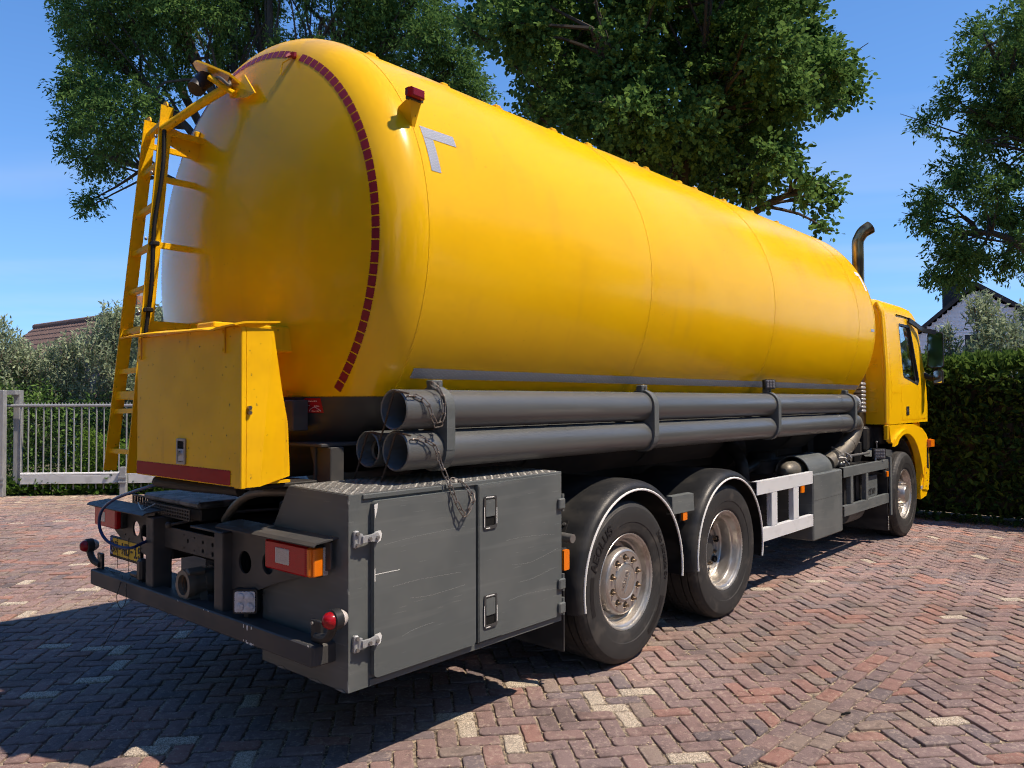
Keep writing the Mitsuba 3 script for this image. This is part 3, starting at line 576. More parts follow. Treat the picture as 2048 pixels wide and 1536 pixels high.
for s in (-1, 1):
    if s < 0:
        w = sg.Polygon([(-.376, .72), (-.376, 1.035), (-1.19, 1.045), (-1.19, .93), (-.74, .80), (-.62, .755), (-.45, .745)])
        w = w.difference(sa.translate(sa.scale(sg.Point(0, 0).buffer(.055, quad_segs=8), 1.05, 1.0), -.497, .870)).difference(sg.Point(-.70, .89).buffer(.05, quad_segs=8))
    else:
        w = sg.Polygon([(.476, .75), (.476, 1.025), (1.15, 1.03), (1.15, .93), (.90, .815), (.80, .80)])
        for y, z, r in ((.60, .885, .055), (.715, .905, .045), (.86, .855, .007), (.81, .835, .007)): w = w.difference(sg.Point(y, z).buffer(r, quad_segs=8))
    put(fr, 'lamp_bracket', prism(w, 'x', -2.205, -2.195), 'grey_frame')
    put(fr, 'bracket_back', bx(-2.13, -2.12, -.90, -.40, .80, 1.0) if s < 0 else bx(-2.13, -2.12, .48, .83, .84, 1.0), 'gap_dark')
    ya, yb, zo = (-.385, -1.20, .036) if s < 0 else (.42, 1.20, .012)
    tp = [(-2.300, 1.006+zo), (-2.283, 1.018+zo), (-2.17, 1.028+zo), (-2.17, 1.021+zo), (-2.282, 1.011+zo), (-2.297, 1.0+zo)]
    put(fr, 'splash_lip', prism(tp, 'y', ya, yb), 'grey_frame', smooth=False)
    # tail lamps
    yl0, yl1, z0, z1 = (-.785, -1.15, .894, 1.028) if s < 0 else (.835, 1.145, .893, 1.013)
    k = put(TR, 'tail_lamp', bx(-2.245, -2.20, yl0, yl1, z0, z1, .010), 'black_plastic', label='right tail lamp, red with an amber end' if s < 0 else 'left tail lamp, red, beside the number plate')
    put(k, 'lens', bx(-2.275, -2.238, yl0, yl1 if s > 0 else yl1+.040, z0+.002, z1-.002, .008), 'lens_red')
    if s < 0:
        put(k, 'amber_lens', bx(-2.275, -2.222, yl1+.039, yl1+.010, z0+.004, z1-.004, .008), 'lens_orange')
        put(k, 'side_lens', bx(-2.264, -2.215, yl1+.009, yl1-.004, z0+.006, z1-.006, .006), 'lens_orange'); put(k, 'edge_trim', bx(-2.214, -2.19, yl1+.004, yl1-.003, z0+.006, z1-.006, .002), 'lens_clear')
        put(k, 'reverse_lens', bx(-2.2775, -2.269, -.875, -.985, .930, 1.000, .003), 'lens_clear')
    else: put(k, 'reverse_lens', bx(-2.2775, -2.269, .985, 1.045, .925, .985, .003), 'lens_clear')
lk2 = put(TR, 'left_locker', bx(-1.68, -.72, .70, 1.25, .40, 1.08, .012), 'grey_paint')
put(lk2, 'door', bx(-1.64, -.76, 1.251, 1.268, .45, 1.04, .004), 'grey_paint')
# under-run bumper
bm = put(TR, 'rear_bumper', cat(bx(-2.285, -2.185, -1.172, 1.172, .527, .620, .006)), 'grey_frame', label='grey under-run beam across the tail')
put(bm, 'end_cap', bx(-2.280, -2.06, -1.180, -1.10, .531, .616, .006), 'grey_frame')
put(bm, 'back_shelf', cat(bx(-2.184, -1.95, -1.0, 1.0, .585, .60), bx(-2.02, -2.0, -1.09, -.50, .601, .68)), 'grey_frame')
put(bm, 'chipped_paint', cat(*[prism(rrect(y, y+w, z, z+h, .001), 'x', -2.2858, -2.2852) for y, w, z, h in [(-.63, .006, .598, .017), (-.665, .012, .592, .022), (-.70, .009, .602, .012), (-.655, .007, .531, .014), (-.67, .02, .53, .007), (-.70, .018, .529, .010), (-.63, .005, .534, .01), (-.715, .01, .533, .006), (-.25, .006, .612, .006), (-.30, .01, .613, .005), (.02, .008, .612, .006), (-1.15, .012, .612, .007)]]), 'white_chip')
# end-outline markers on rubber arms
for s in (-1, 1):
    a = put(TR, 'marker_arm', cat(bx(-2.245, -2.228, s*1.105, s*1.175, .62, .715, .003), tube(curve([(-2.238, s*1.14, .645), (-2.245, s*1.215, .655), (-2.25, s*1.26, .69), (-2.25, s*1.285, .735)], 10), [.020]*9, 10)), 'black_plastic')
    c = np.array([-2.25, s*1.285, .746])
    put(a, 'ring', rev([(-.022, .034), (-.018, .043), (.018, .043), (.022, .034)], c, 'x', 28), 'black_plastic')
    for q, ml in ((-1, 'lens_marker'), (1, 'lens_clear')):
        dm = rev([(q*.018, .036), (q*.035, .034), (q*.050, .024), (q*.055, .010), (q*.0555, 0)], c, 'x', 24); put(a, 'lens', dm, ml, smooth=60)
    put(a, 'bolt', bolt((-2.245, s*1.12, .70), (-1, 0, 0), .008, .006), 'steel')
# number plate
O = np.array([-2.135, 1.155, .70]); pw, ph = .40, .098
pl = put(TR, 'number_plate', bx(-2.205, -2.188, .648, 1.086, .698, .826, .004), 'plate_ink', label='yellow number plate BR-ND-15 in a black frame')
put(pl, 'yellow_field', bx(-2.2085, -2.2045, .660, 1.036, .716, .818, .001), 'plate_yellow')
put(pl, 'blue_band', bx(-2.2085, -2.2045, 1.037, 1.076, .716, .818, .001), 'plate_blue')
put(pl, 'lettering', text('BR-ND-15', .066, (-2.2085, .848, .733), -YA*.88, ZA, -XA, .002, True, True), 'plate_ink')
put(pl, 'country_letters', text('NL', .016, (-2.2085, 1.056, .724), -YA, ZA, -XA, .002, True, True), 'white_trim')
for yw in (.955, .80): put(pl, 'tie_wire', tube([(-2.213, yw, .835), (-2.214, yw-.004, .64)], .0018, 4), 'cable_black')
put(TR, 'plate_lamp', cat(bx(-2.25, -2.20, .555, .61, .625, .75, .012), bx(-2.25, -2.21, .60, .70, .635, .668, .01), bx(-2.24, -2.20, .56, .60, .60, .630)), 'black_plastic')
# hose coupling with its lever
Cc = np.array([-2.13, .028, .690])
def toroid(x0, x1, r0, r1, c, n=36): return rev([(x0, r0), (x0, r1), (x1, r1), (x1, r0)], c, 'x', n, closed=True)
lug = lambda t, x0, x1, r0, r1, w: tm(bx(x0, x1, -w, w, r0, r1, .006), basis(Cc, XA, np.array([0, math.cos(t), math.sin(t)]), np.array([0, -math.sin(t), math.cos(t)])))
cp = put(TR, 'hose_coupling', cat(toroid(-.12, .05, .052, .066, Cc), toroid(-.128, -.085, .054, .078, Cc, 14), toroid(-.03, .0, .05, .072, Cc, 20), lug(.5, -.125, -.03, .062, .092, .022), lug(2.7, -.125, -.03, .062, .090, .020), lug(4.5, -.125, -.02, .062, .094, .024)), 'old_alloy', smooth=35, label='dull alloy hose coupling with a lever below the frame')
put(cp, 'lever', hull([Cc+np.array(q) for q in ((-.06, -.05, -.06), (-.02, -.05, -.06), (-.06, -.06, -.04), (-.02, -.06, -.04), (-.09, -.13, -.10), (-.06, -.13, -.10), (-.09, -.13, -.085), (-.06, -.135, -.085))]), 'old_alloy')
put(cp, 'thread', cat(*[toroid(x, x+.004, .045, .0495, Cc) for x in (-.11, -.095, -.08, -.065, -.05)], rev([(-.03, .048), (-.03, 0)], Cc, 'x', 24)), 'rust')
put(cp, 'discharge_pipe', cat(tube([Cc+[.04, 0, 0], Cc+[.9, -.1, .02]], .068, 24), toroid(.03, .05, .06, .08, Cc)), 'discharge_blue')
put(cp, 'hose_clip', toroid(.10, .112, .068, .0725, Cc+[0, -.01, 0]), 'galvanised')
# rear work lamp
def work_lamp(c, nx, ax, w, h, cells, name, face, label=None):
    """c centre, nx the way it looks, ax its right"""
    n = np.asarray(nx, float); A = np.asarray(ax, float); B = np.cross(n, A); M = basis(c, A, B, n)
    k = put(TR, name, cat(tm(prism(rrect(-w/2, w/2, -h/2, h/2, .012), 'z', -.04, 0), M), *[tm(bx(-w*.42, w*.42, h*q-.004, h*q+.004, -.055, -.04, .001), M) for q in (-.35, -.2, -.05, .1, .25, .4)], tm(bx(-.012, .012, -h/2-.04, -h/2+.01, -.035, -.02), M)), 'black_plastic', label=label)
    put(k, 'glass', tm(prism(rrect(-w*.42, w*.42, -h*.42, h*.42, .008), 'z', .0005, .004), M), face)
    nxc, nyc = cells
    for i in range(nxc):
        for j in range(nyc):
            put(k, 'led_cell', tm(rev([(0.001, w*.36/nxc), (.006, w*.33/nxc), (.009, w*.12/nxc), (.0095, 0)], ((i+.5)/nxc*w*.8-w*.4, (j+.5)/nyc*h*.8-h*.4, .004), 'z', 12), M), face)
    return k
work_lamp((-2.25, -.578, .702), (-.75, -.66, 0), (.66, -.75, 0), .115, .115, (2, 2), 'work_lamp', 'lamp_white', 'square work lamp with four clear cells on the rear bumper')
work_lamp((2.37, -1.17, 1.785), (-.55, -.83, .05), (.83, -.55, 0), .105, .085, (3, 3), 'work_lamp', 'lamp_dark', 'small black work lamp on top of the upper hose tube')
work_lamp((5.17, -1.235, 1.04), (-.70, -.71, 0), (.71, -.70, 0), .145, .125, (4, 3), 'work_lamp', 'lamp_dark', 'black work lamp behind the front wheel')
# grab tube beside the locker, stay rod, pipe under the box
put(fr, 'grab_tube', tube(curve([(-2.02, -.75, 1.21), (-2.08, -.536, 1.201), (-2.08, -.398, 1.186), (-2.08, -.278, 1.154), (-2.08, -.179, 1.101), (-2.08, -.103, 1.042), (-2.08, -.075, 1.012)], 30), .022, 12), 'old_alloy')
put(fr, 'stay_rod', cat(tube([(-2.20, .316, .966), (-1.95, .02, 1.04), (-1.6, -.2, 1.05)], .008, 8), trimesh.creation.icosphere(2, .019).apply_translation((-2.20, .316, .966))), 'grey_frame')
put(fr, 'cross_pipe', cat(tube([(-2.38, .06, 1.238), (-2.36, -.30, 1.236), (-2.30, -.62, 1.236)], .028, 20), bx(-2.35, -2.0, -.80, .0, 1.25, 1.27)), 'black_metal')
hose = curve([(-2.38, .0, 1.235), (-2.40, .10, 1.211), (-2.40, .325, 1.163), (-2.40, .53, 1.112), (-2.40, .678, 1.052), (-2.40, .739, .99), (-2.40, .731, .925), (-2.40, .646, .873), (-2.38, .53, .847), (-2.36, .42, .850), (-2.30, .44, .86), (-2.20, .52, .87)], 66)
put(TR, 'air_hose', tube(hose, .0085, 10), 'hose_blue', smooth=60, label='loose blue air hose looping over the left tail lamp')
put(TR, 'loose_wire', cat(tube(curve([(-2.24, 1.10, .64), (-2.24, .98, .625), (-2.25, .80, .632), (-2.29, .72, .60), (-2.31, .72, .52), (-2.31, .66, .47), (-2.30, .62, .52), (-2.29, .64, .60), (-2.24, .70, .628)], 60), .0022, 5), tube(curve([(-2.31, .66, .47), (-2.33, .64, .42), (-2.36, .72, .30), (-2.37, .76, .24)], 16), .0018, 5)), 'cable_black')
# ---- rear equipment box
BXL, BXR, XB = .128, -.845, -2.455
eb = put(TR, 'rear_box', cat(bx(XB, XB+.02, BXR, BXL, 1.277, 1.975, .004)), 'yellow_plate', smooth=20, label='yellow box hung on the rear of the tank with a red stripe along its foot')
put(eb, 'side_strip', prism([(XB+.0205, 1.277), (XB+.085, 1.277), (XB+.150, 1.968), (XB+.0205, 1.968)], 'y', -.905, -.893), 'yellow_plate')
put(eb, 'corner_angle', cat(bx(XB-.004, XB+.020, -.905, -.8455, 1.273, 1.97, .003)), 'yellow_plate')
side = trimesh.Trimesh([(XB+.085, -.9045, 1.277), (XB+.150, -.9045, 1.968), (-2.235, -.862, 1.70), (-2.19, -.840, 1.55), (-2.17, -.825, 1.335), (-2.17, -.825, 1.305)], [[0, 5, 4], [0, 4, 3], [0, 3, 2], [0, 2, 1]], process=False)
sv = side.vertices; side = trimesh.Trimesh(np.vstack([sv, sv+[.004, .008, 0]]), np.vstack([side.faces, side.faces[:, ::-1]+6, [[i, (i+1) % 6, (i+1) % 6+6] for i in (0, 5, 4, 3, 2, 1)], [[i, (i+1) % 6+6, i+6] for i in (0, 5, 4, 3, 2, 1)]]), process=False)
put(eb, 'side_panel', side, 'yellow_plate', smooth=False)
put(eb, 'left_panel', prism([(XB+.02, 1.277), (-2.17, 1.30), (-2.17, 1.5), (XB+.15, 1.968), (XB+.02, 1.968)], 'y', BXL-.02, BXL-.001), 'yellow_plate', smooth=False)
put(eb, 'floor', prism([(BXL, 1.278), (BXR, 1.278), (BXR, 1.290), (BXL, 1.290)], 'x', XB+.02, -2.18), 'yellow_plate', smooth=False)
lidp = [(XB-.045, 1.972), (XB-.05, 1.978), (XB+.0, 1.992), (XB+.17, 2.004), (XB+.17, 1.996), (XB+.0, 1.983)]
lid = prism(lidp, 'y', -.925, .235).subdivide_to_size(.12); yv = lid.vertices[:, 1]; lid.vertices[:, 2] += .006*np.sin((yv+.3)*5)-.010*np.exp(-((yv+.72)/.05)**2)
put(eb, 'lid', lid, 'yellow_plate', smooth=20, label='thin yellow lid of the rear box with a bent lip')
for y in (.085, -.755): put(eb, 'lid_strap', cat(bx(XB-.010, XB-.004, y-.012, y+.012, 1.86, 1.975, .002), bolt((XB-.010, y, 1.955), (-1, 0, 0), .008, .005), bolt((XB-.010, y, 1.875), (-1, 0, 0), .008, .005)), 'yellow_plate')
put(eb, 'red_stripe', bx(XB-.0025, XB-.0005, BXR+.035, BXL-.004, 1.282, 1.347, .0005), 'red_stripe')
f = rrect(-.405, -.318, 1.352, 1.474, .008); h = rrect(-.393, -.330, 1.364, 1.462, .004)
kk = put(eb, 'lock', prism(f.difference(h), 'x', XB-.008, XB-.0005), 'steel')
put(kk, 'recess', bx(XB-.0045, XB-.001, -.393, -.330, 1.364, 1.462, .001), 'gap_dark')
put(kk, 'paddle', bx(XB-.0075, XB-.003, -.390, -.333, 1.367, 1.425, .001), 'galvanised')
put(kk, 'key_barrel', cyl((XB-.0075, -.362, 1.405), (XB-.018, -.362, 1.405), .012, 14), 'chrome')
for z in (1.62, 1.60): put(eb, 'bolt', bolt((XB+.03, -.905, z), (0, -1, 0), .010, .014), 'nut_bronze')
put(eb, 'tank_bracket', cat(bx(XB+.05, -1.97, -.56, -.40, 1.895, 2.02, .006)), 'yellow_plate')
# ---- ladder
LB, LT = np.array([-2.33, .80, 1.255]), np.array([-2.21, .575, 3.27]); RB, RTp = np.array([-2.33, .49, 1.255]), np.array([-2.21, .365, 3.305])
ld = key_for(TR, 'ladder'); labels[ld] = {'label': 'yellow ladder on the left of the tank head with a black cable tied to it'}
def rail(b, t):
    C = [(-.027, -.035), (.027, -.035), (.027, .035), (.021, .035), (.021, -.029), (-.021, -.029), (-.021, .035), (-.027, .035)]
    e = (t-b)/np.linalg.norm(t-b); a = YA-e*np.dot(YA, e); a /= np.linalg.norm(a); n = np.cross(a, e)
    m = prism(sg.Polygon([(-.026, -.035), (.026, -.035), (.026, -.027), (-.018, -.027), (-.018, .035), (-.026, .035)]), 'z', 0, np.linalg.norm(t-b))
    return tm(m, basis(b, a, -n if n[0] > 0 else n, e))
for b, t in ((LB, LT), (RB, RTp)):
    kr = put(ld, 'rail', rail(b, t), 'yellow_plate', smooth=20)
    put(kr, 'end_cap', tm(prism(sg.Point(0, 0).buffer(.03, quad_segs=6).intersection(sg.box(-.1, 0, .1, .1)), 'z', -.004, .004), basis(t, YA, ZA, XA)), 'yellow_plate')
for i, q in enumerate(np.linspace(.055, .955, 9)):
    A, B = LB+(LT-LB)*q+[0, -.02, 0], RB+(RTp-RB)*q+[0, .02, 0]
    put(ld, 'rung', sweep([A, B], [(-.016, -.013), (.016, -.013), (.016, .013), (-.016, .013)]), 'yellow_plate')
for q, xt, nm in ((.93, -1.96, .10), (.80, -1.95, 0), (.62, -1.93, 0), (.40, -1.93, 0)):
    for b, t in ((LB, LT), (RB, RTp)) if q > .9 or q < .5 else ((RB, RTp),):
        A = b+(t-b)*q; 
        r = math.hypot(A[1], A[2]-ZT); E = np.array([head_x(min(r, 1.15)), A[1], A[2]])
        put(ld, 'stand_off', bx(A[0]-.02, E[0]+.01, A[1]-.026, A[1]-.014, A[2]-(.026 if q < .5 else .018), A[2]+(.026 if q < .5 else .018), .003), 'yellow_plate')
put(ld, 'top_gusset', cat(prism([(-2.22, 3.13), (-2.20, 3.22), (-1.93, 3.16), (-1.93, 3.02)], 'y', .40, .41), bx(-1.985, -1.94, .46, .49, 2.75, 3.25)), 'yellow_plate')
put(ld, 'brace', bx(-2.32, -2.29, .13, .76, 1.66, 1.71), 'yellow_plate')
for b, t in ((RB, RTp),):
    for q in (.42, .62, .80, .90): A = b+(t-b)*q; put(ld, 'bolt', bolt(A+[-.034, -.005, .03], (-1, 0, 0), .010, .010), 'steel')
gr = [np.array([-2.225, .385, 3.20]), np.array([-2.06, .05, 3.385]), head_pt(.98, math.radians(86), .03)]
put(ld, 'grab_rail', tube(curve([(-2.23, .35, 3.17), (-2.12, .16, 3.29), (-2.02, .0, 3.385)], 10), .024, 14), 'yellow_plate', smooth=50)
cb = [RB+(RTp-RB)*q+[-.012+(.006*math.sin(q*17)), -.048-(.006*math.cos(q*23)), 0] for q in np.linspace(.33, .93, 14)]
put(ld, 'cable', tube(curve(cb, 40), .012, 8), 'cable_black', smooth=60)
for q in (.62, .44): A = RB+(RTp-RB)*q; put(ld, 'cable_tie', bx(A[0]-.03, A[0]+.01, A[1]-.07, A[1]-.02, A[2]-.012, A[2]+.012), 'cable_black')
# camera under its round hood
hd = np.array([-2.02, .13, 3.475])
hp = sg.Polygon([(-.02, -.20), (.10, -.20), (.12, .0), (.10, .17), (.03, .215), (-.06, .20), (-.11, .13), (-.12, .05), (-.10, -.02)])
kh = put(TR, 'camera_hood', tm(prism(hp, 'z', -.006, .006), basis(hd, np.array([.90, .0, -.43]), np.array([.10, .94, .30]), np.cross([.90, 0, -.43], [.10, .94, .30]))), 'yellow_plate', label='round yellow hood over a black camera at the top left of the tank head')
put(kh, 'hood_web', hull([np.array(q)+[o, 0, 0] for q in ((-1.93, -.075, 3.44), (-1.965, -.245, 3.285), (-1.965, -.16, 3.28), (-1.96, .02, 3.325), (-1.945, .08, 3.42)) for o in (-.05, -.042)]), 'yellow_plate', smooth=False)
put(kh, 'camera', cat(cyl((-2.06, .20, 3.47), (-2.13, .18, 3.38), .045, 16), trimesh.creation.icosphere(2, .045).apply_translation((-2.06, .20, 3.46))), 'black_plastic')
put(kh, 'camera_cable', tube(curve([(-2.06, .10, 3.44), (-2.08, -.0, 3.41), (-2.06, -.06, 3.36), (-2.04, -.03, 3.40), (-2.02, -.02, 3.44)], 20), .009, 8), 'old_alloy')
put(kh, 'hood_arm', tube([(-2.10, .08, 3.43), (-2.02, -.04, 3.33)], .016, 8), 'yellow_plate')
# ---- side guards, tool box and plumbing between the axles
def guard(x0, x1, x0b, z0, z1, z2, z3, slats, m, label):
    Y = -1.25
    C = lambda a, b, za, zb: cat(bx(a, b, Y, Y+.006, za, zb, .002), bx(a, b, Y+.0065, Y+.045, zb-.006, zb-.0005, .002), bx(a, b, Y+.0065, Y+.045, za+.0005, za+.006, .002))
    k = key_for(TR, 'side_guard'); labels[k] = {'label': label}
    put(k, 'bar', C(x0, x1, z2, z3), m); put(k, 'bar', C(x0b, x1, z0, z1), m)
    for a, b in slats: put(k, 'slat', cat(bx(a, b, Y+.002, Y+.05, z1-.02 if False else z1+.0005, z2-.0005, .004)), m)
    put(k, 'guard_arm', cat(*[bx(x-.03, x+.03, Y+.05, -.45, z, z+.06, .004) for x in ((x0+.25), x1-.2) for z in (z2+.02,)]), 'black_metal')
    return k
guard(1.905, 3.118, 2.015, .480, .588, .872, .984, ((2.20, 2.315), (2.665, 2.787)), 'white_paint', 'white side guard of two bars and two slats behind the tool box')
guard(3.945, 5.43, 3.955, .470, .575, .862, .962, ((4.16, 4.235), (4.645, 4.72)), 'grey_paint', 'dark grey side guard between tool box and front wheel')
tb = put(TR, 'tool_box', cat(bx(3.128, 3.906, -1.25, -.72, .335, .955, .012)), 'grey_paint', smooth=25, label='plain dark grey tool box hung between the side guards')
put(tb, 'cover_seam', bx(3.14, 3.895, -1.2515, -1.2495, .706, .709, .0005), 'grey_frame')
put(tb, 'lower_latch', cat(bx(3.10, 3.13, -1.0, -.96, .36, .42), cyl((3.115, -1.02, .40), (3.115, -.94, .40), .01)), 'black_metal')
mf = sg.Point(-1.055, .955).buffer(.165, quad_segs=12).difference(sg.Point(-1.055, .955).buffer(.155, quad_segs=12)).intersection(sg.box(-2, .957, 0, 2))
k = put(tb, 'exhaust_cover', prism(mf, 'x', 3.12, 3.72), 'grey_paint')
put(k, 'front_wall', prism(sg.Point(-1.055, .955).buffer(.154, quad_segs=12).intersection(sg.box(-2, .957, 0, 2)), 'x', 3.70, 3.715), 'grey_paint')
put(k, 'silencer', rev([(2.90, 0), (2.90, .03), (2.93, .07), (3.0, .088), (3.6, .09)], (0, -1.06, .985), 'x', 28), 'old_alloy', smooth=60)
put(TR, 'coolant_post', bx(3.80, 3.88, -.98, -.90, .95, 1.115, .01), 'grey_paint')
put(TR, 'filter_canister', cat(rev([(.55, .165), (1.055, .165), (1.06, .15)], (3.20, -.72, 0), 'z', 36), rev([(1.06, .155), (1.075, .155), (1.14, .115), (1.145, .105), (1.145, 0)], (3.20, -.72, 0), 'z', 28)), 'black_plastic')
put(TR, 'intake_pipe', cat(tube(curve([(2.62, -.80, .55), (2.62, -.80, .95), (2.64, -.76, 1.10), (2.75, -.62, 1.20), (2.9, -.45, 1.22)], 24), .055, 14), tube(curve([(2.65, -.74, .98), (2.85, -.74, 1.0), (3.03, -.74, 1.04)], 12), .045, 12)), 'black_plastic', smooth=60)
put(TR, 'blower', cat(rev([(0, .0), (0, .17), (.22, .17), (.24, .12), (.24, 0)], (2.75, -.50, 1.17), 'x', 28)), 'black_metal')
elb = curve([(4.50, YP, 1.412), (4.62, YP, 1.405), (4.68, YP+.02, 1.33), (4.56, YP+.03, 1.20), (4.30, YP+.05, 1.08), (4.0, YP+.08, .99)], 40)
ek = put(TR, 'elbow_pipe', tube(elb, .088, 22), 'old_alloy', smooth=60, label='dusty elbow pipe bending down from the lower hose tube')
put(ek, 'joint_ring', cat(*[tube([elb[i]-(elb[i+1]-elb[i-1])*.12, elb[i]+(elb[i+1]-elb[i-1])*.12], .092, 22) for i in (12, 26)]), 'old_alloy')
vb = np.array([4.18, -1.10, 1.03]); vr = np.random.default_rng(3)
vk = put(TR, 'valve_cluster', cat(cyl(vb+[-.09, 0, .05], vb+[.06, 0, -.04], .055, 18), cyl(vb+[.09, -.01, -.07], vb+[.17, -.01, -.11], .05, 16), *[trimesh.creation.icosphere(2, vr.uniform(.018, .032)).apply_translation(vb+[vr.uniform(-.09, .13), vr.uniform(-.07, .0), vr.uniform(-.07, .07)]) for _ in range(16)], *[cyl(p, p+vr.normal(0, .04, 3), .010, 8) for p in (vb+[vr.uniform(-.09, .13), -.05, vr.uniform(-.06, .08)] for _ in range(14))]), 'steel', smooth=50, label='cluster of steel valves at the foot of the elbow pipe')
put(vk, 'handle', cat(cyl(vb+[.10, -.06, .05], vb+[.22, -.08, .07], .009, 8), hull([vb+[.15, -.08, .02]+np.array(q)*.02 for q in ((-1, -1, -2.4), (1, -1, -2.4), (1, 1, 2), (-1, 1, 2), (0, -1.6, 0))])), 'plate_yellow' if False else 'old_alloy')
put(TR, 'cable_loop', cat(*[tube(curve([(3.75+.1*i, -1.0, 1.09), (3.95+.08*i, -1.02, 1.10-.03*i), (4.1, -1.05, 1.0+.02*i)], 12), .006, 6) for i in range(3)]), 'cable_black')
put(TR, 'stay_bar', cat(tube([(4.35, -1.06, 1.035), (5.15, -1.12, 1.045)], .014, 10), tube([(5.12, -1.2, .93), (5.14, -1.2, 1.0)], .01, 8), tube([(5.18, -1.2, 1.1), (5.18, -1.2, 1.17)], .006, 8), trimesh.creation.icosphere(1, .014).apply_translation((5.18, -1.2, 1.17))), 'steel')
bc = put(TR, 'battery_cover', cat(bx(4.62, 5.32, -1.17, -.6, .50, .93, .02), bx(3.95, 4.55, -1.16, -.6, .50, .92, .02)), 'black_plastic')
put(bc, 'cover_face', prism(rrect(4.80, 5.22, .57, .80, .03), 'y', -1.188, -1.171), 'grey_paint', label='grey battery cover face with embossed capitals')
put(bc, 'embossed_letters', text('VOLVO', .062, (4.84, -1.1882, .60), XA, ZA, -YA, .006, True), 'grey_frame')
put(TR, 'fuel_drum', cyl((4.7, -.9, .42), (5.2, -.9, .42), .16, 28), 'grey_paint')
put(TR, 'front_flap', cat(bx(5.44, 5.452, -1.235, -.45, .145, .80, .002)), 'black_plastic')
put(TR, 'flap_chain', cat(*[trimesh.creation.icosphere(1, .008).apply_translation((5.44, -1.24, z)) for z in np.arange(.16, .32, .018)]), 'steel')
put(TR, 'mudguard_strip', cat(prism([(-1.25, .316), (-1.25, .985), (-1.13, .985), (-1.13, .94), (-1.235, .93), (-1.235, .316)], 'x', 5.505, 5.565)), 'grey_paint', smooth=False)
fm = rev([(-1.19, .66), (-1.19, .672), (-.62, .672), (-.62, .66)], (6.0897, 0, .506), 'y', 28, closed=True, ang=(PI*.05, PI*.86))
put(TR, 'front_mudguard', cat(fm, bx(5.50, 6.7, -.64, -.60, .5, 1.2)), 'black_plastic', smooth=40)
put(TR, 'mudguard_crown', hull([(5.25, -1.20, 1.0), (5.45, -1.23, 1.075), (5.62, -1.24, 1.06), (5.66, -1.23, .995), (5.55, -1.2, .985), (5.25, -1.05, 1.0), (5.45, -.9, 1.09), (5.66, -.9, 1.06), (5.6, -.9, .99)]), 'grey_paint', smooth=False)
# engine bay block behind the cab
put(TR, 'engine', cat(bx(5.1, 7.0, -.5, .5, .5, 1.3, .05), bx(5.15, 5.45, -.9, .9, 1.0, 1.36, .06), bx(5.2, 5.6, -1.0, -.5, .85, 1.2, .05)), 'black_metal')
put(TR, 'bellows', cat(*[bx(5.29, 5.43, -1.02, -.70, z, z+.035, .012) for z in np.arange(1.50, 1.84, .045)]), 'galvanised', label='ribbed grey duct between tank and cab')
put(TR, 'cab_underside', cat(bx(5.56, 6.98, -1.14, 1.14, 1.12, 1.352, .03), bx(5.3, 5.6, -1.05, 1.05, 1.05, 1.34, .03)), 'black_metal')
# exhaust stack behind the cab
st = curve([(5.47, -.93, 1.3), (5.47, -.93, 2.4), (5.47, -.93, 3.30), (5.47, -.93, 3.50), (5.475, -.945, 3.56), (5.50, -.985, 3.635), (5.55, -1.05, 3.69)], 42)
exk = put(TR, 'exhaust_stack', cat(tube(st, np.interp(np.linspace(0, 1, len(st)), [0, .7, 1], [.066, .066, .078]), 20)), 'exhaust_metal', smooth=60, label='tall heat-stained exhaust stack with a curved open end')
t = st[-1]-st[-2]; t /= np.linalg.norm(t)
put(exk, 'opening', tube([st[-1]+t*.001, st[-1]+t*.004], .071, 20), 'gap_dark')
# ---- cab
def loft(stations, n=8):
    rings = []
    for z, x0, x1, hw, r in stations:
        P = []
        for cx, cy, a0 in ((x1-r, hw-r, 0), (x0+r, hw-r, 90), (x0+r, -hw+r, 180), (x1-r, -hw+r, 270)):
            for a in np.radians(np.linspace(a0, a0+90, n)): P.append((cx+r*math.cos(a), cy+r*math.sin(a), z))
        rings.append(P)
    k = len(rings[0]); V = np.array(rings).reshape(-1, 3); F = []
    for i in range(len(rings)-1):
        for j in range(k):
            q = (j+1) % k; F += [[i*k+j, i*k+q, (i+1)*k+q], [i*k+j, (i+1)*k+q, (i+1)*k+j]]
    c0, c1 = len(V), len(V)+1; V = np.vstack([V, V[:k].mean(0), V[-k:].mean(0)])
    for j in range(k): q = (j+1) % k; F += [[c0, q, j], [c1, (len(rings)-1)*k+j, (len(rings)-1)*k+q]]
    return trimesh.Trimesh(V, F, process=False)
CS = [(1.36, 5.50, 7.22, 1.243, .05), (1.55, 5.50, 7.22, 1.245, .055), (1.75, 5.50, 7.20, 1.245, .06), (1.95, 5.50, 7.16, 1.238, .065), (2.2, 5.50, 7.09, 1.224, .07), (2.5, 5.50, 7.00, 1.205, .07), (2.68, 5.505, 6.94, 1.188, .08), (2.75, 5.515, 6.90, 1.165, .10), (2.80, 5.54, 6.85, 1.13, .12), (2.84, 5.58, 6.77, 1.07, .14), (2.87, 5.65, 6.66, .98, .16), (2.89, 5.80, 6.5, .82, .16), (2.90, 6.0, 6.3, .5, .1)]
inset = lambda d: [(z+(d if i == 0 else (-d if z > 2.8 else 0)), x0+d, x1-d, hw-d, max(r-d*.5, .02)) for i, (z, x0, x1, hw, r) in enumerate(CS)]
body = man(loft(CS)); skin = body-man(loft([(1.2,)+inset(.012)[0][1:]]+inset(.012)[1:-1]))
wallt = .055
inner = man(loft(inset(wallt)[:-2]))
side_win = sg.Polygon([(6.10, 2.555), (6.135, 1.945), (6.74, 1.855), (6.79, 1.90), (6.56, 2.555)]).buffer(-.03).buffer(.03, quad_segs=5)
seal_win = side_win.buffer(.028, quad_segs=5)
